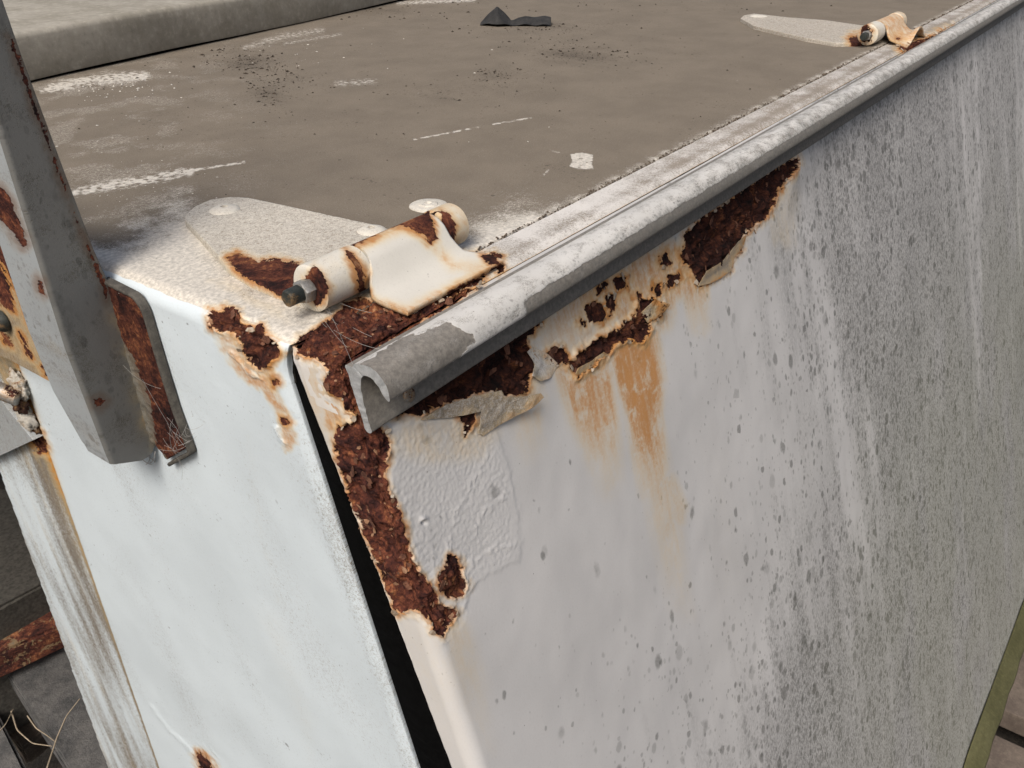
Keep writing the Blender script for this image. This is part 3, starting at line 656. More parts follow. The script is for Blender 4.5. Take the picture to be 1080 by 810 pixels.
# --- torn paint flaps standing off the side panel
SN = _n((0, -1, A_S)); S0 = (0, Y_S, 0)
def flap(poly, c, fold, lift, mat=None, parent=None, label=None, seed=1, thick=.0003, stain_=.25, dust_=.35, ek=.62):
    B = [hit(x, y, S0, SN) for x, y in poly]; cc = hit(*c, S0, SN)
    fa, fb = [hit(*q, S0, SN) for q in fold]; fd = _n(fb-fa); fp = _n(np.cross(SN, fd))
    def lf(P):
        d = (P-fa)@fp
        if (cc-fa)@fp < 0: d = -d
        dd = np.clip(d, 0, None)
        u = P[..., 0]; v = P[..., 2]
        return P+SN*(lift*(dd/.02)**1.3+fbm(u, v, 70, 3, seed)*.0016*np.clip(dd/.008, 0, 1)+.0009)[..., None]
    me, P = star_mesh('paint_flap', B, cc, SN, thick, .0002, .0012, lift=lf)
    n = len(me.vertices); co = P.reshape(-1, 3); px, py = proj(co)
    q = sdf(px, py, poly); e = np.clip(1+(-q-1.2+fbm(co[:, 0], co[:, 2], 200, 3, 5)*5)/12, 0, .97)
    set_attr(me, 'wear', np.stack([e*ek, np.full(n, stain_), 0*e], -1)); set_attr(me, 'dirt', np.stack([np.full(n, .1), np.full(n, dust_), 0*e], -1)); set_attr(me, 'suv', co, 'FLOAT_VECTOR')
    return link('paint_flap', me, mat or M_side, cab)
flap([(442,443),(464,427),(493,417),(516,411),(521,418),(538,418),(556,414),(560,418),(553,428),(532,442),(518,452),(508,460),(503,457),(502,432),(490,430),(484,438),(470,440)], (515,430), [(440,446),(510,462)], .005, seed=3, dust_=.62)
flap([(674,330),(683,316),(697,321),(693,333),(682,341)], (684,330), [(672,334),(684,344)], .006, seed=5, stain_=.35, dust_=.7, ek=1.0)
flap([(735,302),(742,286),(760,276),(775,255),(783,248),(783,258),(774,271),(770,285),(760,293),(748,299)], (762,279), [(735,304),(786,262)], .0045, seed=7, stain_=.15, dust_=.97, ek=.8)
flap([(603,400),(606,388),(622,380),(634,371),(640,374),(628,384),(616,392)], (620,386), [(604,402),(640,378)], .005, seed=9, stain_=.5, dust_=.6, ek=1.0)
flap([(551,371),(560,366),(575,372),(588,384),(580,398),(566,402),(556,396),(560,384)], (568,386), [(575,374),(590,400)], .003, seed=11, stain_=.2)
flap([(314,402),(326,396),(331,404),(329,414),(318,410)], (322,405), [(332,396),(330,416)], .006, seed=12, stain_=.2) if False else None

# ------------------------------------------------------------------ loose rust scale and paint chips
def flakes(name, P, N, mask, cnt, s0, s1_, tilt, mat, parent, lift=.0004, seed=1):
    rg = np.random.default_rng(seed); idx = np.argwhere(mask); 
    if len(idx) == 0: return
    idx = idx[rg.integers(0, len(idx), cnt)]; V = []; F = []
    for i, j in idx:
        p = P[i, j]; n = N[i, j]/np.linalg.norm(N[i, j]); a = _n(np.cross(n, rg.normal(size=3))); b = np.cross(n, a)
        dist = np.linalg.norm(p-CAM); s = rg.uniform(s0, s1_)*rg.choice([.4, .6, 1, 1.5])*min(dist/.5, 2)
        tl = rg.uniform(0, tilt); el = rg.uniform(.9, 2.0); k = rg.integers(5, 9); base = len(V)
        V.append(tuple(p+n*(lift+s*math.sin(tl)*.9+s*.10)))
        for q in range(k):
            an = q/k*6.283+rg.uniform(-.3, .3); rr = s*rg.uniform(.55, 1.15); x = math.cos(an)*rr*el; y = math.sin(an)*rr
            V.append(tuple(p+a*x+b*y*math.cos(tl)+n*(lift+(y+s)*math.sin(tl)+.25*x*x/s*.2)))
        for q in range(k): F.append((base, base+1+q, base+1+(q+1) % k))
        nb_ = len(V)
        for q in range(k+1): V.append(tuple(np.array(V[base+q])-n*.00035))
        for q in range(k):
            F.append((nb_, nb_+1+(q+1) % k, nb_+1+q)); F.append((base+1+q, nb_+1+q, nb_+1+(q+1) % k, base+1+(q+1) % k))
    me = bpy.data.meshes.new(name); me.from_pydata(V, [], F); me.update()
    o = link(name, me, mat, parent); o['kind'] = 'stuff'; bake_small(me, []); return o
M_flake = simple('loose_rust_scale', (.055, .022, .015), (.19, .085, .050), 190, .95, bump=.9, bd=.001)
M_flake2 = simple('orange_rust_scale', (.20, .095, .050), (.38, .22, .13), 190, .95, bump=.7, bd=.001)
M_chip = simple('paint_chip_edge', (.22, .14, .08), (.46, .40, .32), 190, .7, bump=.4, bd=.0006)
for (Pq, Nq, Rq, dq, c1, c2, c3) in FL:
    flakes('rust_scale', Pq, Nq, (Rq > 2), c1, .0006, .0024, .4, M_flake, cab, seed=3)
    flakes('orange_rust_scale', Pq, Nq, (Rq > 1.5) & (dq < .6), c2, .0006, .0022, .5, M_flake2, cab, seed=5)
    flakes('paint_chips', Pq, Nq, (Rq > -1.8) & (Rq < .6), c3, .0005, .0018, .8, M_chip, cab, seed=7)
# ------------------------------------------------------------------ hinges
def hinge(x0, sx, full):
    hg = empty('hinge', (x0, 0, 0)); hg.parent = cab
    def tr(p): p = np.array(p, float); p[..., 0] = x0+(p[..., 0])*sx; return p
    CYh, CZh, RB = .022, .0165, .0148
    if full: ws = [([(240,272),(250,267),(262,271),(271,276),(285,273),(300,275),(316,278),(320,296),(312,318),(296,312),(278,303),(262,294),(250,286)], .3)]
    else: ws = [([(895,40),(912,36),(912,52),(898,50)], .5)]
    # lid leaf
    if full: out = [hit(x, y, (0, 0, .0045), (0, 0, 1)) for x, y in [(195,233),(197,227),(206,219),(222,212),(243,209),(262,210),(300,218),(345,228),(392,238),(420,246),(400,262),(372,275),(332,318),(318,318),(290,308),(262,296),(240,282),(220,260)]]
    else: out = [hit(x, y, (0, 0, .0045), (0, 0, 1)) for x, y in [(781,20),(784,17),(795,15),(830,19),(870,22),(905,27),(925,30),(925,42),(905,46),(880,46),(850,41),(820,34),(795,28)]]
    for q in out: q[2] = 0
    c = np.mean(out, axis=0)
    def lf(P):
        P = P.copy(); P[..., 2] += np.where(P[..., 2] > .002, fbm(P[..., 0], P[..., 1], 90, 3, 44)*.0003, 0); return P
    me, P_ = star_mesh('hinge_leaf', out, c, (0, 0, 1), .0058, .0011, .0013 if full else .004, lift=lf)
    bake_small(me, ws, dust=.44 if full else .54, G=.10); o = link('hinge_leaf', me, M_leaf, hg); keep_world(o, hg)
    def pt(o): keep_world(o, hg); return o
    # knuckles
    k1w = [([(364,262),(374,268),(384,286),(384,300),(390,313),(380,316),(378,300),(374,282),(366,270)], .6), ([(322,292),(331,280),(340,288),(346,303),(342,318),(334,322),(326,314)], .3)] if full else [([(908,28),(914,26),(920,34),(918,44),(908,44)], .7)]
    kn = dense([(.008, .006), (.0, .0065), (0, RB-.0018), (.0012, RB), (.0385, RB), (.0395, RB-.002), (.0395, .006)], .0012)
    pt(lathe('knuckle', kn, (x0+.0345*sx, CYh, CZh), (1, 0, 0), M_hinge, hg, 56, k1w, bare=0., dust=.20, G=.22, jitter=.0002))
    k3w = [([(444,226),(452,222),(455,226),(457,240),(458,250),(450,246)], .3), ([(464,221),(474,226),(481,240),(478,254),(470,244),(466,232)], 0), ([(455,224),(460,224),(459,229),(455,229)], .9)] if full else []
    kn = dense([(.0, .006), (0, RB-.0018), (.0012, RB), (.0200, RB), (.0220, RB-.002), (.0224, 0)], .0012)
    pt(lathe('knuckle', kn, (x0+.149*sx, CYh, CZh), (1, 0, 0), M_hinge, hg, 56, k3w, dust=.15, G=.55, jitter=.0002))
    # centre knuckle and tab: one bent plate wrapped round the pin
    path = []
    for a in np.linspace(-130, 118, 44):         # angle around the pin, 90 = up, 180 = towards the viewer
        r = math.radians(a); path.append((CYh-math.cos(math.pi-r)*(RB-.0004), CZh+math.sin(r)*(RB-.0004)))
    ex = [(.0095, .0255), (.004, .0185), (-.001, .0125), (-.006, .0088), (-.013, .0070), (-.021, .0058), (-.030, .0048)]
    path = [(CYh+math.cos(math.radians(a))*(RB-.0006), CZh+math.sin(math.radians(a))*(RB-.0006)) for a in np.linspace(-70, 128, 44)]+ex
    path = np.array(path); sl_ = np.concatenate([[0], np.cumsum(np.linalg.norm(np.diff(path, axis=0), axis=1))])
    q = np.linspace(0, sl_[-1], 90); yy = np.interp(q, sl_, path[:, 0]); zz = np.interp(q, sl_, path[:, 1])
    ker = np.ones(5)/5; ys = np.convolve(np.pad(yy, 2, 'edge'), ker, 'valid'); zs = np.convolve(np.pad(zz, 2, 'edge'), ker, 'valid')
    f = np.clip((q-sl_[43])/(sl_[-1]-sl_[43]), 0, 1)
    x_l = np.interp(f, [0, .2, .5, 1], [.0755, .072, .060, .0635]); x_r = np.interp(f, [0, .25, .5, .7, 1], [.146, .145, .148, .158, .1600])
    tdir = np.stack([np.gradient(ys), np.gradient(zs)], -1); tdir /= np.linalg.norm(tdir, axis=1)[:, None]; nn = np.stack([tdir[:, 1], -tdir[:, 0]], -1)
    if nn[60] @ np.array([-.5, 1]) < 0: nn = -nn
    XX = np.linspace(0, 1, 80)
    ring_ = []
    th = .0036
    def sheet(off): return np.stack([np.stack([x_l[i]+(x_r[i]-x_l[i])*XX, np.full(80, ys[i]+nn[i, 0]*off), np.full(80, zs[i]+nn[i, 1]*off)], -1) for i in range(90)])
    topS, botS = sheet(.0), sheet(-th)
    Pg = np.concatenate([topS, topS[:, -1:]*.5+botS[:, -1:]*.5, botS[:, ::-1], topS[:, :1]*.5+botS[:, :1]*.5, topS[:, :1]], 1)
    Pg = np.concatenate([Pg[:1].mean(1, keepdims=True)*np.ones_like(Pg[:1]), Pg, Pg[-1:].mean(1, keepdims=True)*np.ones_like(Pg[:1])], 0)
    tabend = Pg[-1].copy()
    # close the tab end with the true end section instead of a point
    Pg[-1] = np.concatenate([(topS[-1]+botS[-1])/2, ((topS[-1, -1:]+botS[-1, -1:])/2), ((topS[-1]+botS[-1])/2)[::-1], (topS[-1, :1]+botS[-1, :1])/2, (topS[-1, :1]+botS[-1, :1])/2], 0)
    Pg[0] = np.concatenate([(topS[0]+botS[0])/2, ((topS[0, -1:]+botS[0, -1:])/2), ((topS[0]+botS[0])/2)[::-1], (topS[0, :1]+botS[0, :1])/2, (topS[0, :1]+botS[0, :1])/2], 0)
    if not full:
        dmg = ss(.55, 1, np.concatenate([[0], f, [1]]))[:, None]
        Pg[..., 2] += dmg*(.010*np.sin(Pg[..., 0]*70)+.006)*1.0
    Pg = tr(Pg)
    me = raw_mesh('hinge_strap', Pg, grid_faces(*Pg.shape[:2]))
    w = [([(352,266),(372,255),(398,243),(418,234),(436,227),(452,224),(458,238),(461,252),(454,257),(447,248),(436,243),(424,238),(410,240),(396,247),(380,256),(362,266)], .3), ([(366,270),(376,272),(386,288),(384,300),(390,316),(380,318),(374,300)], .5),
         ([(492,298),(512,288),(530,276),(530,282),(514,294),(494,303)], .3), ([(470,308),(492,298),(490,303),(472,314)], .2), ([(508,268),(522,268),(526,278),(518,280),(512,276)], .6)] if full else [([(930,62),(950,60),(975,52),(985,42),(980,48),(960,58),(940,66)], .4), ([(945,40),(950,39),(948,43)], .3)]
    bake_small(me, w, dust=.06)
    a = me.attributes['wear']; b = np.empty(len(me.vertices)*4, np.float32); a.data.foreach_get('color', b); b = b.reshape(-1, 4)
    co = Pg.reshape(-1, 3); px_, py_ = proj(co); 
    if full:
        e = np.minimum(np.abs(sdf(px_, py_, [(366,268),(400,250),(424,240),(446,247),(460,262),(478,280),(512,284),(430,330),(388,318)])), 40)
        b[:, 1] = .62*np.exp(-(e/9)**2)+.16*ss(300, 330, py_)
    else: b[:, 1] = .75
    a.data.foreach_set('color', b.ravel())
    pt(link('hinge_strap', me, M_hinge, hg))
    # pin with washer, nut and rubber-dark end
    pt(lathe('hinge_pin', dense([(-.002, 0), (-.002, .0045), (-.001, .0052), (.011, .0052), (.012, .0055), (.03, .0055), (.12, .0055)], .002), (x0+.0150*sx+.004, CYh, CZh), (1, 0, 0), M_darksteel, hg, 24, jitter=.0004))
    pt(lathe('nut', [(0, .004), (0, .0068), (.0010, .0074), (.0066, .0074), (.008, .0068), (.008, .004)], (x0+.027*sx, CYh, CZh), (1, 0, 0), M_steel, hg, 6))
    # carriage bolt heads and washer disc
    heads = [(237,221,.012,.0042), (392,243,.011,.0040)] if full else [(800,17,.016,.003)]
    for (hx, hy, hr, hh) in heads:
        c = hit(hx, hy, (0, 0, .006), (0, 0, 1)); c[2] = .0040
        pr_ = [(0, hr+.0004), (.0008, hr)]+[(.0008+hh*math.sin(t), hr*math.cos(t)) for t in np.linspace(.1, 1.3, 8)]+[(hh+.0006, .0028), (.0015, .0026), (.0015, 0)]
        pt(lathe('bolt', pr_, tuple(c), (0, 0, 1), M_leaf, hg, 32, dust=.25, jitter=.0002))
    return hg
hinge(0, 1.0, True)['label'] = 'near hinge with chipped cream paint and rust round its strap'
hinge(1.098, 1.22, False)['label'] = 'far hinge with torn yellowed strap'
c = hit(452, 218, (0, 0, 0), (0, 0, 1))
o = lathe('washer', [(0, .0155), (.0010, .0152), (.0016, .0140), (.0018, .008), (.0028, .0072), (.003, .003), (.0012, .002), (.001, 0)], (c[0], c[1], 0.0004), (0, 0, 1), M_leaf, cab, 40, dust=.30, jitter=.0003)

# ------------------------------------------------------------------ left side of the front: latch strip, sealant, roller
FN = (-1, 0, 0)
def fpt(x, y, off=0.): return hit(x, y, (-off, 0, 0), (1, 0, 0))
def prism(name, pts, nrm, thick, mat, parent, bev=.0008, wear=None, res=.004, **kw):
    pts = [np.array(p) for p in pts]; me, P_ = star_mesh(name, pts, np.mean(pts, axis=0), nrm, thick, bev, res); bake_small(me, wear or [], **kw)
    return link(name, me, mat, parent)
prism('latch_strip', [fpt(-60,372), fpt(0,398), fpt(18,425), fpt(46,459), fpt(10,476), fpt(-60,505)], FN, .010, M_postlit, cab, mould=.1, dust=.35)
def lump(name, c, r, mat, parent, seed, sq=(1, 1, 1), n=18):
    th = np.linspace(0, math.pi, n); ph = np.linspace(0, 2*math.pi, 2*n)
    TH, PH = np.meshgrid(th, ph, indexing='ij')
    d = np.stack([np.sin(TH)*np.cos(PH)*sq[0], np.sin(TH)*np.sin(PH)*sq[1], np.cos(TH)*sq[2]], -1)
    rr = r*(1+.75*fbm(d[..., 0]*2+3, d[..., 2]*2+d[..., 1], 1.7, 3, seed)); rr[:, -1] = rr[:, 0]
    me = raw_mesh(name, d*rr[..., None]+np.array(c), grid_faces(n, 2*n)); set_suv(me); return link(name, me, mat, parent)
lump('sealant', fpt(20,407,.004), .012, M_seal, cab, 3, (.5, 1, 1.2)); lump('sealant', fpt(28,440,.004), .014, M_seal, cab, 8, (.45, .9, 1.1)); lump('sealant', fpt(36,452,.002), .009, M_rustplate, cab, 12, (.5, 1, 1.0)); lump('sealant', fpt(20,425,.008), .010, M_rustplate, cab, 5, (.5, 1.1, 1.0))
a = fpt(-6,410,.020); b = fpt(10,416,.014)
lathe('latch_roller', [(0, 0), (0, .006), (.001, .0075), (.022, .0075), (.023, .006), (.023, 0)], tuple(a), tuple(b-a), M_steel, cab, 24)

# ------------------------------------------------------------------ steel post bolted to the front
post = tag(empty('steel_post', (-.02, .18, -.14)), 'dull grey bent steel post on a rusty mounting plate at the cabinet corner', 'post')
def pp(o): keep_world(o, post); return o
YW = .18
def web_sheet():
    zs_ = np.concatenate([path_steps(lambda t: np.stack([t*0-.03, t*0+YW, t], -1), -.150, .30, 1.6)]); n = len(zs_)
    xl = np.interp(zs_, [-.150, -.137, -.092, -.04, .02, .08, .30], [-.0372, -.0374, -.0400, -.0430, -.0430, -.0430, -.0430])
    xr_ = np.interp(zs_, [-.150, -.140, -.025, -.012, .0, .02, .07, .14, .30], [-.006, .0, -.0008, -.0030, -.0050, -.0080, -.0125, -.0185, -.0280])
    k = 60; f = np.linspace(0, 1, k)
    rr = .003
    F = []
    for i in range(n):
        row = []
        x0_, x1_ = xl[i], xr_[i]
        zc = zs_[i]
        # flange part behind the bend, then arc, then web
        fw = np.interp(zc, [-.150, -.135, -.09, .3], [.028, .030, .046, .046])
        for g in np.linspace(1, 0, 24, endpoint=False): row.append((x0_, YW+rr+g*fw, zc))
        for a_ in np.linspace(0, math.pi/2, 8): row.append((x0_+rr-rr*math.cos(a_), YW+rr-rr*math.sin(a_), zc))
        for g in np.linspace(0, 1, k)[1:]: row.append((x0_+rr+g*(x1_-x0_-rr), YW, zc))
        # back side
        th = .0035
        for g in np.linspace(1, 0, 12): row.append((x0_+rr+g*(x1_-x0_-rr), YW+th, zc))
        row.append((x0_+th, YW+rr+.002, zc)); row.append((x0_+th, YW+rr+fw, zc)); row.append((x0_, YW+rr+fw, zc))
        F.append(row)
    P = np.array(F); P[..., 0] += 0
    # ragged cut at the bottom
    zcut = -.1460+.004*np.sin(P[..., 0]*160)*0
    return P
P = web_sheet(); low = ss(-.150, -.1495, -P[..., 2]*-1)
zbt = np.interp(P[..., 0], [-.040, -.036, -.0146, 0], [-.137, -.1375, -.1465, -.1435]); P[..., 2] = np.where(P[..., 2] < -.13, -.13+(P[..., 2]+.13)*(zbt+.13)/(-.02), P[..., 2])
me = raw_mesh('post_web', P, grid_faces(*P.shape[:2]))
n = len(me.vertices); co = P.reshape(-1, 3); px, py = proj(co); u = co[:, 0]; v = co[:, 2]; w_ = co[:, 1]
isfl = ss(.182, .186, w_)
Rp = np.full(n, -60.)
for poly in ([(8,38),(14,40),(30,86),(60,170),(84,240),(108,288),(116,306),(112,318),(96,272),(70,205),(44,140),(24,86)], [(-6,190),(6,198),(20,230),(30,258),(24,262),(8,240),(-6,225)], [(38,292),(46,296),(48,312),(40,308)], [(97,420),(106,418),(114,423),(106,430),(98,428)], [(165,470),(175,452),(186,480),(170,482)]):
    Rp = np.maximum(Rp, sdf(px, py, poly)*.9-1.0)
Rp += (fbm(u, v, 160, 3, 3)*3.5+fbm(u, v, 600, 2, 9)*2)*ss(-14, -2, Rp)
Gp = .75*np.exp(-((px-(132+(py-340)*.30))/17)**2)*ss(300, 350, py)*(.6+fbm(u, v, 60, 3, 5))+.30*isfl*ss(250, 330, py)*np.clip(fbm(w_, v, 30, 3, 6)+.1, 0, 1)
bend = np.exp(-((u+.0385)/.0035)**2)
Mp = .22+fbm(u, v, 30, 4, 7)*.5+.35*bend*(.5+fbm(u, v, 25, 2, 8))+.4*np.exp(-((u+.012+.06*(v-.0))/.006)**2)*ss(-.02, .02, v)
Dp = np.clip(.25+fbm(u, v, 40, 3, 11)*.5, 0, .8)
Kp = np.clip(1-isfl, 0, 1)
set_attr(me, 'wear', np.stack([np.clip(1+Rp/12, 0, 3), np.clip(Gp, 0, 1), 0*u+.2], -1)); set_attr(me, 'dirt', np.stack([np.clip(Mp, 0, 1), Dp, 0*u], -1)); set_attr(me, 'suv', np.stack([u+w_, v, 0*u], -1), 'FLOAT_VECTOR')
pw = pp(link('post_web', me, M_post, post))
me.materials.append(M_postlit); mi = np.zeros(len(me.polygons), np.int32)  # flange faces take the lit copy of the post grey
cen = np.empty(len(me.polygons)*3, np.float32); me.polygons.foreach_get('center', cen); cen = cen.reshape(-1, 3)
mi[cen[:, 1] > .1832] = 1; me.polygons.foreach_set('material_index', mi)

# mounting plate and its raised gasket rim
outl = [(115,288),(151,309),(160,324),(176,378),(192,430),(209,476),(186,488),(172,470)]
vis = [fpt(x, y) for x, y in outl]
hid = [np.array([0, .235, -.150]), np.array([0, .245, -.10]), np.array([0, .25, -.004])]
pts = vis+hid
pts = [np.array([-.0008, p[1], min(p[2], -.0035)]) for p in pts]
cpl = np.array([-.0008, .19, -.075])
me, P_ = star_mesh('mounting_plate', [cpl+(p-cpl)*np.array([1, .90, .94]) for p in pts], cpl, FN, .0045, .0008, .0018, lift=lambda P: P+np.array([-1, 0, 0])*np.where(P[..., 0] < -.004, fbm(P[..., 1], P[..., 2], 200, 3, 77)*.0011, 0)[..., None])
bake_small(me, [([(108,292),(145,312),(158,330),(174,378),(192,430),(212,480),(188,492),(166,474),(163,450),(157,418),(140,376),(126,352),(108,334)], .45)], mould=.5, dust=.45, G=.18); pp(link('mounting_plate', me, M_post, post))
def tube(name, pts, r, mat, parent=None, seg=8, closed=False, flat=1.0):
    pts = np.array(pts, float); n = len(pts); rad = np.full(n, r) if np.isscalar(r) else np.array(r)
    tan = np.gradient(pts, axis=0); tan /= np.maximum(np.linalg.norm(tan, axis=1)[:, None], 1e-9); rows = []
    for i in range(n):
        a_ = Vector(tan[i]).orthogonal().normalized() if i == 0 else (prev-Vector(tan[i])*prev.dot(Vector(tan[i]))).normalized()
        prev = a_; b_ = Vector(tan[i]).cross(a_)
        rows.append([tuple(Vector(pts[i])+(a_*math.cos(q)+b_*math.sin(q))*rad[i]) for q in np.linspace(0, 2*math.pi, seg+1)])
    me = raw_mesh(name, np.array(rows), grid_faces(n, seg+1)); set_suv(me); return link(name, me, mat, parent)
# rim as a flat-topped band following the plate's outline
rim = []
path = pts[0:7]
dens = []
for a_, b_ in zip(path[:-1], path[1:]):
    k = max(int(np.linalg.norm(b_-a_)/.002), 1); dens += [a_+(b_-a_)*j/k for j in range(k)]
dens.append(path[-1]); dens = np.array(dens)
sm = dens.copy()
for _ in range(4): sm[1:-1] = (sm[:-2]+2*sm[1:-1]+sm[2:])/4
for i in range(len(sm)):
    inw = _n(cpl-sm[i]); inw[0] = 0
    rim.append([sm[i]+np.array([.0, 0, 0]), sm[i]+np.array([-.005, 0, 0]), sm[i]+inw*.0008+np.array([-.0058, 0, 0]), sm[i]+inw*.0024+np.array([-.0060, 0, 0]), sm[i]+inw*.0030+np.array([-.0050, 0, 0]), sm[i]+inw*.0034])
rim.append([p-np.array([-.001, 0, 0])*0 for p in rim[-1]])
me = raw_mesh('gasket_rim', np.array(rim), grid_faces(len(rim), 6)); set_suv(me); pp(link('gasket_rim', me, M_gasket, post))
# rust-streaked cross bracket behind the post
xb = -.016
q_ = [hit(x, y, (xb, 0, 0), (1, 0, 0)) for x, y in [(-80,120),(40,200),(85,400),(62,404),(12,377),(-80,345)]]
me, P_ = star_mesh('cross_bracket', q_, np.mean(q_, axis=0), FN, .003, .0008, .0022)
bake_small(me, [([(-10,205),(4,212),(22,262),(40,312),(54,356),(60,396),(44,372),(26,330),(10,290),(-8,262)], .1), ([(-8,262),(10,300),(16,330),(2,322),(-8,300)], 0), ([(20,350),(26,356),(34,378),(28,374)], 0), ([(2,350),(10,356),(14,366),(4,362)], .2), ([(44,385),(52,392),(56,400),(48,396)], .2)], dust=.45, mould=.62)
a_ = me.attributes['wear']; b_ = np.empty(len(me.vertices)*4, np.float32); a_.data.foreach_get('color', b_); b_ = b_.reshape(-1, 4); b_[:, 1] = .34; a_.data.foreach_set('color', b_.ravel())
pp(link('cross_bracket', me, M_brown, post))
kb = hit(4, 338, (xb-.004, 0, 0), (1, 0, 0))
pp(lathe('bolt', [(0, .009), (.003, .0088), (.006, .007), (.0075, .004), (.008, 0)], tuple(kb), FN, M_darksteel, post, 24))

# ------------------------------------------------------------------ board lying on the far side of the lid
brd = empty('raised_board', (.9, 1.0, 0))
A0 = np.array([.3081-.006, .8288]); A1 = np.array([1.1818, .9773]); dr = (A1-A0)/np.linalg.norm(A1-A0); nr = np.array([-dr[1], dr[0]])
p_ = [(0, .003), (-.0015, .006), (-.0015, .045), (-.0015, .0530), (.0002, .0575), (.0045, .0600), (.010, .0608), (.02, .0620), (.6, .070), (1.6, .072), (2.6, .072), (2.6, .004), (0, .003)]
us = np.linspace(-.8, 2.2, 260); rows = []
for u_ in us:
    j = .0012*math.sin(u_*7)+.0006*math.sin(u_*31)
    rows.append([(A0[0]+dr[0]*u_+nr[0]*(a+j), A0[1]+dr[1]*u_+nr[1]*(a+j), b+.0012*math.sin(u_*9+a*4)) for a, b in p_])
me = raw_mesh('board_panel', np.array(rows), grid_faces(len(us), len(p_))); set_suv(me); o = link('board_panel', me, M_slab, brd); keep_world(o, brd)
tag(brd, 'thick khaki board lying across the far edge of the dusty lid', 'board')
bm = bmesh.new()
for (o_, wdt) in ((.24, .0012),):
    pass
bm.free()
# joint strip on the board top
rows = []
for a in np.linspace(.02, 2.4, 60):
    for_ = []
    for du in (-.004, -.002, .002, .004):
        u_ = .36+du+.2*a*0; zz_ = .0632+.010*min(a/.8, 1)+(.0016 if abs(du) < .003 else 0)
        for_.append((A0[0]+dr[0]*u_+nr[0]*a, A0[1]+dr[1]*u_+nr[1]*a, zz_))
    rows.append(for_)
me = raw_mesh('joint_bead', np.array(rows), grid_faces(60, 4)); set_suv(me); keep_world(link('joint_bead', me, M_slab, brd), brd)
rows = []
for u_ in np.linspace(-.8, 2.2, 120):
    rows.append([(A0[0]+dr[0]*u_+nr[0]*a, A0[1]+dr[1]*u_+nr[1]*a, b) for a, b in ((.006, .0002), (.003, .0045), (.04, .005))])
me = raw_mesh('shadow_strip_mesh', np.array(rows), grid_faces(120, 3)); set_suv(me); o = link('shadow_strip', me, M_gapblack, brd); keep_world(o, brd)  # black strip standing in for the shade under the board

# ------------------------------------------------------------------ rubber scrap on the lid
def scrap():
    a = hit(507, 26, (0, 0, 0), (0, 0, 1)); b = hit(581, 26, (0, 0, 0), (0, 0, 1)); d = b-a; L = np.linalg.norm(d); d /= L; s = np.array([-d[1], d[0], 0])
    rows = []
    for t in np.linspace(0, 1, 40):
        hgt = np.interp(t, [0, .24, .44, .52, .8, 1], [.002, .031, .006, .011, .013, .012]); wd = np.interp(t, [0, .25, .5, 1], [.012, .030, .020, .026])
        row = []
        for f in np.linspace(-1, 1, 14):
            z = .0012+hgt*max(0, 1-abs(f+.1))**.8+.0012*math.sin(t*23+f*7)
            row.append(tuple(a+d*L*t+s*(f*wd+.0*z)+np.array([0, 0, max(z, .0008)])))
        rows.append(row)
    P = np.array(rows); T2 = np.concatenate([P, P[:, ::-1]-np.array([0, 0, .0007])], 1); T2 = np.concatenate([T2, T2[:, :1]], 1)
    me = raw_mesh('rubber_scrap', T2, grid_faces(*T2.shape[:2])); set_suv(me); o = link('rubber_scrap', me, M_scrap)
    tag(o, 'crumpled black rubber scrap lying on the dusty lid', 'scrap')
scrap()

# ------------------------------------------------------------------ loose dirt on the lid (nobody could count it)
def crumbs(name, spots, mat, label, cat):
    V = []; F = []
    for (cx_, cy_, sx_, sy_, ang, n, s0, s1_) in spots:
        for i in range(n):
            dx, dy = random.gauss(0, sx_), random.gauss(0, sy_)
            x = cx_+dx*math.cos(ang)-dy*math.sin(ang); y = cy_+dx*math.sin(ang)+dy*math.cos(ang)
            if y < -2 or y > 350: continue
            p = hit(x, max(y, -2), (0, 0, 0), (0, 0, 1)); dist = np.linalg.norm(p-CAM)
            if p[1] < .015 or p[1] > .82+.17*(p[0]-.3): continue
            s = random.uniform(s0, s1_)*dist/FPX*random.choice((.3, .4, .5, .7, 1.3))*.85; q = []
            ea = random.uniform(0, 6.3); el = random.uniform(1, 2.6)
            base = len(V)
            for k in range(5):
                an = k*1.2566+random.uniform(-.3, .3); rx = s*math.cos(an)*el*random.uniform(.7, 1.2); ry = s*math.sin(an)*random.uniform(.7, 1.2)
                V.append((p[0]+rx*math.cos(ea)-ry*math.sin(ea), p[1]+rx*math.sin(ea)+ry*math.cos(ea), .0003))
            V.append((p[0], p[1], .0003+s*.9))
            for k in range(5): F.append((base+k, base+(k+1) % 5, base+5))
    me = bpy.data.meshes.new(name); me.from_pydata(V, [], F); me.update(); o = link(name, me, mat)
    return tag(o, label, cat, kind='stuff')
crumbs('loose_dirt', [(262,66,26,7,.15,260,.5,1.5), (282,98,16,8,.6,120,.5,1.3), (300,88,30,6,.1,60,.5,1.1), (330,8,60,5,-.1,160,.4,1.2), (610,55,40,8,.12,240,.4,1.3), (520,80,18,5,-.1,90,.4,1.2), (540,95,30,10,0,60,.4,1.0), (470,98,40,8,0,30,.4,1.),
    (450,80,260,60,-.1,170,.4,.9), (420,12,60,6,0,120,.4,1.2), (560,30,40,5,0,90,.5,1.3), (320,120,90,50,0,60,.4,.9), (190,140,50,20,0,14,.7,1.5), (700,8,90,6,0,60,.4,1.1), (180,32+40,60,6,-.2,60,.4,1.0), (800,70,40,20,-.3,20,.4,1.), (700,120,60,20,-.5,12,.5,1.3)],
    M_crumb, 'dark crumbs of dirt scattered over the brown lid', 'dirt')
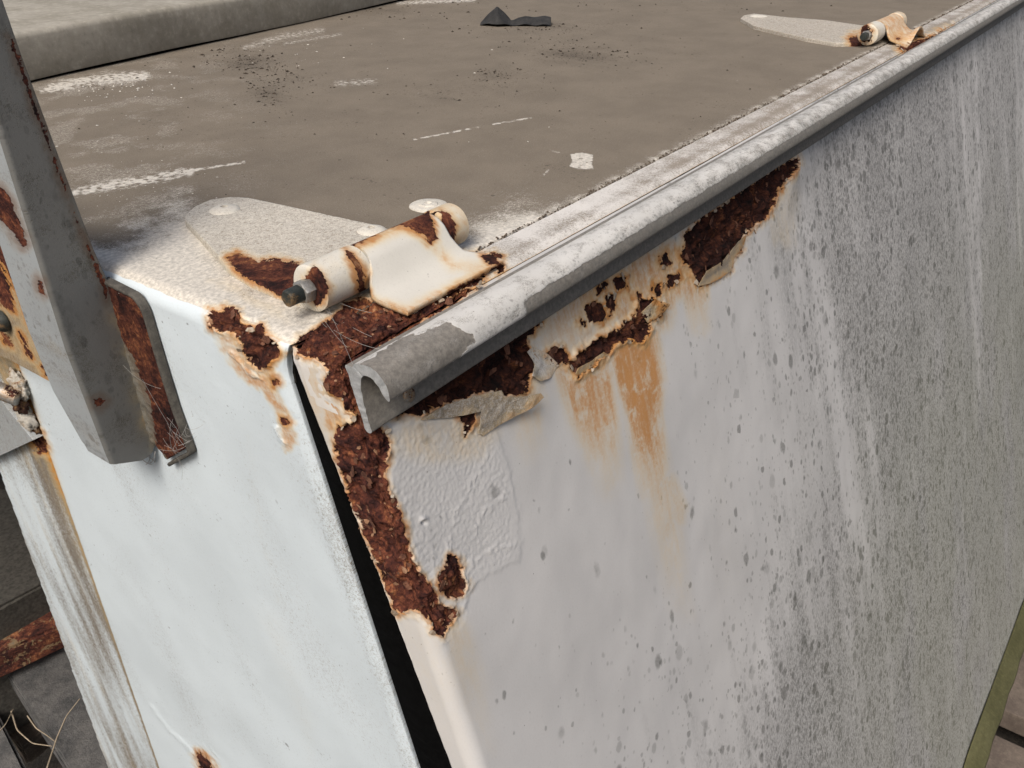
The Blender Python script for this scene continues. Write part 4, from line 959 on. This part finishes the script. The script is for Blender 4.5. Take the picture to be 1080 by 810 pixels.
crumbs('paint_flakes', [(130,130,40,50,0,60,.3,.8), (140,200,40,14,-.15,80,.3,.8), (130,90,30,6,-.1,120,.3,1.0), (330,55,40,12,0,40,.3,.8), (180,230,40,30,0,90,.3,.7), (430,110,160,40,0,30,.3,.7)],
    M_crumb2, 'tiny pale paint flakes scattered over the brown lid', 'paint flakes')
# grit gathered in the seam between lid and flange
V = []; F = []
for i in range(1500):
    x = .05+3.0*random.random()**2.0; s = random.uniform(.0003, .0011)*(1+x*.6); p = (x, random.gauss(.0042, .0014), random.uniform(-.002, .0003)); b = len(V)
    if .05 < x < .17 and p[1] > .003: continue
    for k in range(4): an = k*1.57+random.uniform(-.4, .4); V.append((p[0]+math.cos(an)*s*1.5, p[1]+math.sin(an)*s, p[2]))
    V.append((p[0], p[1], p[2]+s))
    for k in range(4): F.append((b+k, b+(k+1) % 4, b+4))
me = bpy.data.meshes.new('seam_grit'); me.from_pydata(V, [], F); me.update(); o = link('seam_grit', me, simple('seam_dirt', (.05, .038, .028), (.12, .09, .065), 200, .95)); tag(o, 'brown grit packed into the seam between lid and rail', 'grit', kind='stuff')

# ------------------------------------------------------------------ cobwebs
def web_strands(name, ends, label, n=3, sag=.004, r=.00012):
    V = []; F = []
    for (a, b) in ends:
        a = np.array(a); b = np.array(b); mid = (a+b)/2+np.array([random.uniform(-1, 1), random.uniform(-1, 1), -1])*sag
        pts_ = [(1-t)**2*a+2*t*(1-t)*mid+t*t*b for t in np.linspace(0, 1, 12)]
        for i, p in enumerate(pts_):
            d = _n(b-a); s = np.array(Vector(d).orthogonal().normalized()); q = np.cross(d, s); base = len(V)
            for k in range(3): V.append(tuple(p+(s*math.cos(k*2.094)+q*math.sin(k*2.094))*r))
            if i: 
                for k in range(3): F.append((base-3+k, base-3+(k+1) % 3, base+(k+1) % 3, base+k))
    me = bpy.data.meshes.new(name); me.from_pydata(V, [], F); me.update(); o = link(name, me, M_web); tag(o, label, 'cobweb', group='cobwebs'); return o
def wp(x, y): return hit(x, y, (0, YW-.002, 0), (0, 1, 0))
ends = []
for (a, b) in [((176,440),(190,462)),((176,446),(186,474)),((182,455),(200,466)),((188,470),(200,464)),((172,462),(192,478)),((178,450),(194,470)),((168,474),(196,470)),((180,446),(183,476)),((150,400),(178,448)),((130,385),(170,410))]:
    ends.append((fpt(*a, .016), fpt(*b, .014)))
for i in range(18):
    a = (random.gauss(187, 8), random.gauss(462, 10)); b = (a[0]+random.gauss(4, 9), a[1]+random.gauss(4, 9)); ends.append((fpt(*a, .009), fpt(*b, .011)))
web_strands('cobweb', ends, 'grey cobweb strands hanging on the rusty mounting plate', r=.00010)
ends = [(fpt(a[0], a[1], .004), fpt(b[0], b[1], .002)) for a, b in [((148,484),(158,480)),((150,478),(163,487)),((157,476),(154,490)),((160,474),(163,488)),((146,480),(160,490)),((164,476),(158,488))]]
web_strands('cobweb', ends, 'small dark tangle of cobweb under the foot of the grey post', r=.00035)
def tp(x, y, z=.004): return hit(x, y, (0, 0, z), (0, 0, 1))
ends = [(tp(*a, za), tp(*b, zb_)) for a, b, za, zb_ in [((330,318),(366,366),.008,.002),((345,322),(372,384),.006,.002),((338,308),(392,330),.01,.004),((352,348),(400,368),.003,.003),((326,312),(352,332),.010,.002),((330,320),(345,345),.006,.001),((342,322),(360,345),.005,.002),((362,340),(392,355),.003,.003)]]
web_strands('cobweb', ends, 'fine cobweb strands stretched from the near hinge pin over the rust', r=.00010)

# ------------------------------------------------------------------ ground and what lies below
def sheet_obj(name, x0, x1, y0, y1, z, mat, n=2):
    me = bpy.data.meshes.new(name); me.from_pydata([(x0, y0, z), (x1, y0, z), (x1, y1, z), (x0, y1, z)], [], [(0, 1, 2, 3)]); return link(name, me, mat)
tag(sheet_obj('ground', -60, 60, -60, 60, -1.72, M_ground), kind='structure')
def paver(x0, x1, y0, y1, z, label):
    bm = bmesh.new(); addbox(bm, x0, x1, y0, y1, z-.06, z); bmesh.ops.bevel(bm, geom=bm.edges[:], offset=.004, segments=2, profile=.6, affect='EDGES')
    o = bm_obj('paving_slab', bm, M_paver); tag(o, label, 'paving slab', group='paving slabs beside the cabinet'); return o
paver(1.615, 1.86, -1.6, .3, -1.60, 'brown paving slab right beyond the black gap, behind the mossy lip')
paver(1.868, 2.4, -1.6, .3, -1.602, 'brown paving slab farthest up the right edge of the photo')
paver(1.05, 1.525, -1.6, .3, -1.601, 'brown paving slab in the bottom right corner, below the black gap')
def quad_box(name, quad, z, thick, mat, label, cat, group=None):
    P = [hit(x, y, (0, 0, z), (0, 0, 1)) for x, y in quad]
    bm = bmesh.new(); t = [bm.verts.new(tuple(p)) for p in P]; b = [bm.verts.new((p[0], p[1], p[2]-thick)) for p in P]
    bm.faces.new(t); bm.faces.new(b[::-1])
    for i in range(4): bm.faces.new((t[i], b[i], b[(i+1) % 4], t[(i+1) % 4]))
    bmesh.ops.recalc_face_normals(bm, faces=bm.faces)
    bmesh.ops.bevel(bm, geom=bm.edges[:], offset=.006, segments=2, affect='EDGES')
    bmesh.ops.subdivide_edges(bm, edges=bm.edges[:], cuts=3, use_grid_fill=True)
    for v in bm.verts: v.co += Vector([random.uniform(-.0008, .0008) for _ in range(3)])
    return tag(bm_obj(name, bm, mat), label, cat, group)
quad_box('concrete_block', [(-90,505),(70,520),(75,600),(-90,690)], -.95, .3, M_gasket, 'dark grey block with a flat top behind the left edge of the cabinet', 'block')
quad_box('rusty_beam', [(-60,664),(80,600),(90,648),(-60,716)], -1.02, .06, M_beam, 'orange rusty beam lying across below the grey block', 'beam')
quad_box('wooden_plank', [(-6,690),(60,650),(190,840),(95,850)], -1.10, .05, M_wood, 'wide grey weathered plank running down beside the white cabinet edge', 'plank', 'grey planks under the cabinet')
quad_box('wooden_plank', [(-40,740),(-2,752),(48,850),(-40,850)], -1.16, .05, M_wood, 'narrow grey plank end in the bottom left corner', 'plank', 'grey planks under the cabinet')
quad_box('wooden_block', [(6,768),(40,742),(62,760),(22,792)], -1.25, .05, M_wood2, 'small brown piece of wood lying in the dark between two grey planks', 'wood')
def twig(pts_, r, label):
    P = [hit(x, y, (0, 0, z), (0, 0, 1)) for x, y, z in pts_]; P = np.array(P)
    t = np.linspace(0, len(P)-1, 40); Q = np.stack([np.interp(t, range(len(P)), P[:, k]) for k in range(3)], -1)
    for _ in range(4): Q[1:-1] = (Q[:-2]+2*Q[1:-1]+Q[2:])/4
    o = tube('dry_twig', Q, np.linspace(r, r*.5, 40), M_twig, None, 7); tag(o, label, 'twig', 'dry twigs in the gap'); return o
twig([(49,812,-1.06), (60,778,-1.06), (70,755,-1.05), (84,737,-1.04)], .0016, 'long straight pale twig lying over the wide grey plank')
twig([(12,750,-1.08), (18,770,-1.08), (34,784,-1.08), (55,787,-1.07)], .0016, 'curved dry twig looping across the dark gap')
twig([(29,755,-1.08), (38,768,-1.08), (50,776,-1.09), (58,782,-1.09)], .0014, 'short bent dry twig over the small brown wood')
twig([(-4,775,-1.07), (6,764,-1.07), (14,748,-1.08)], .0013, 'thin dry twig at the very left edge of the gap')
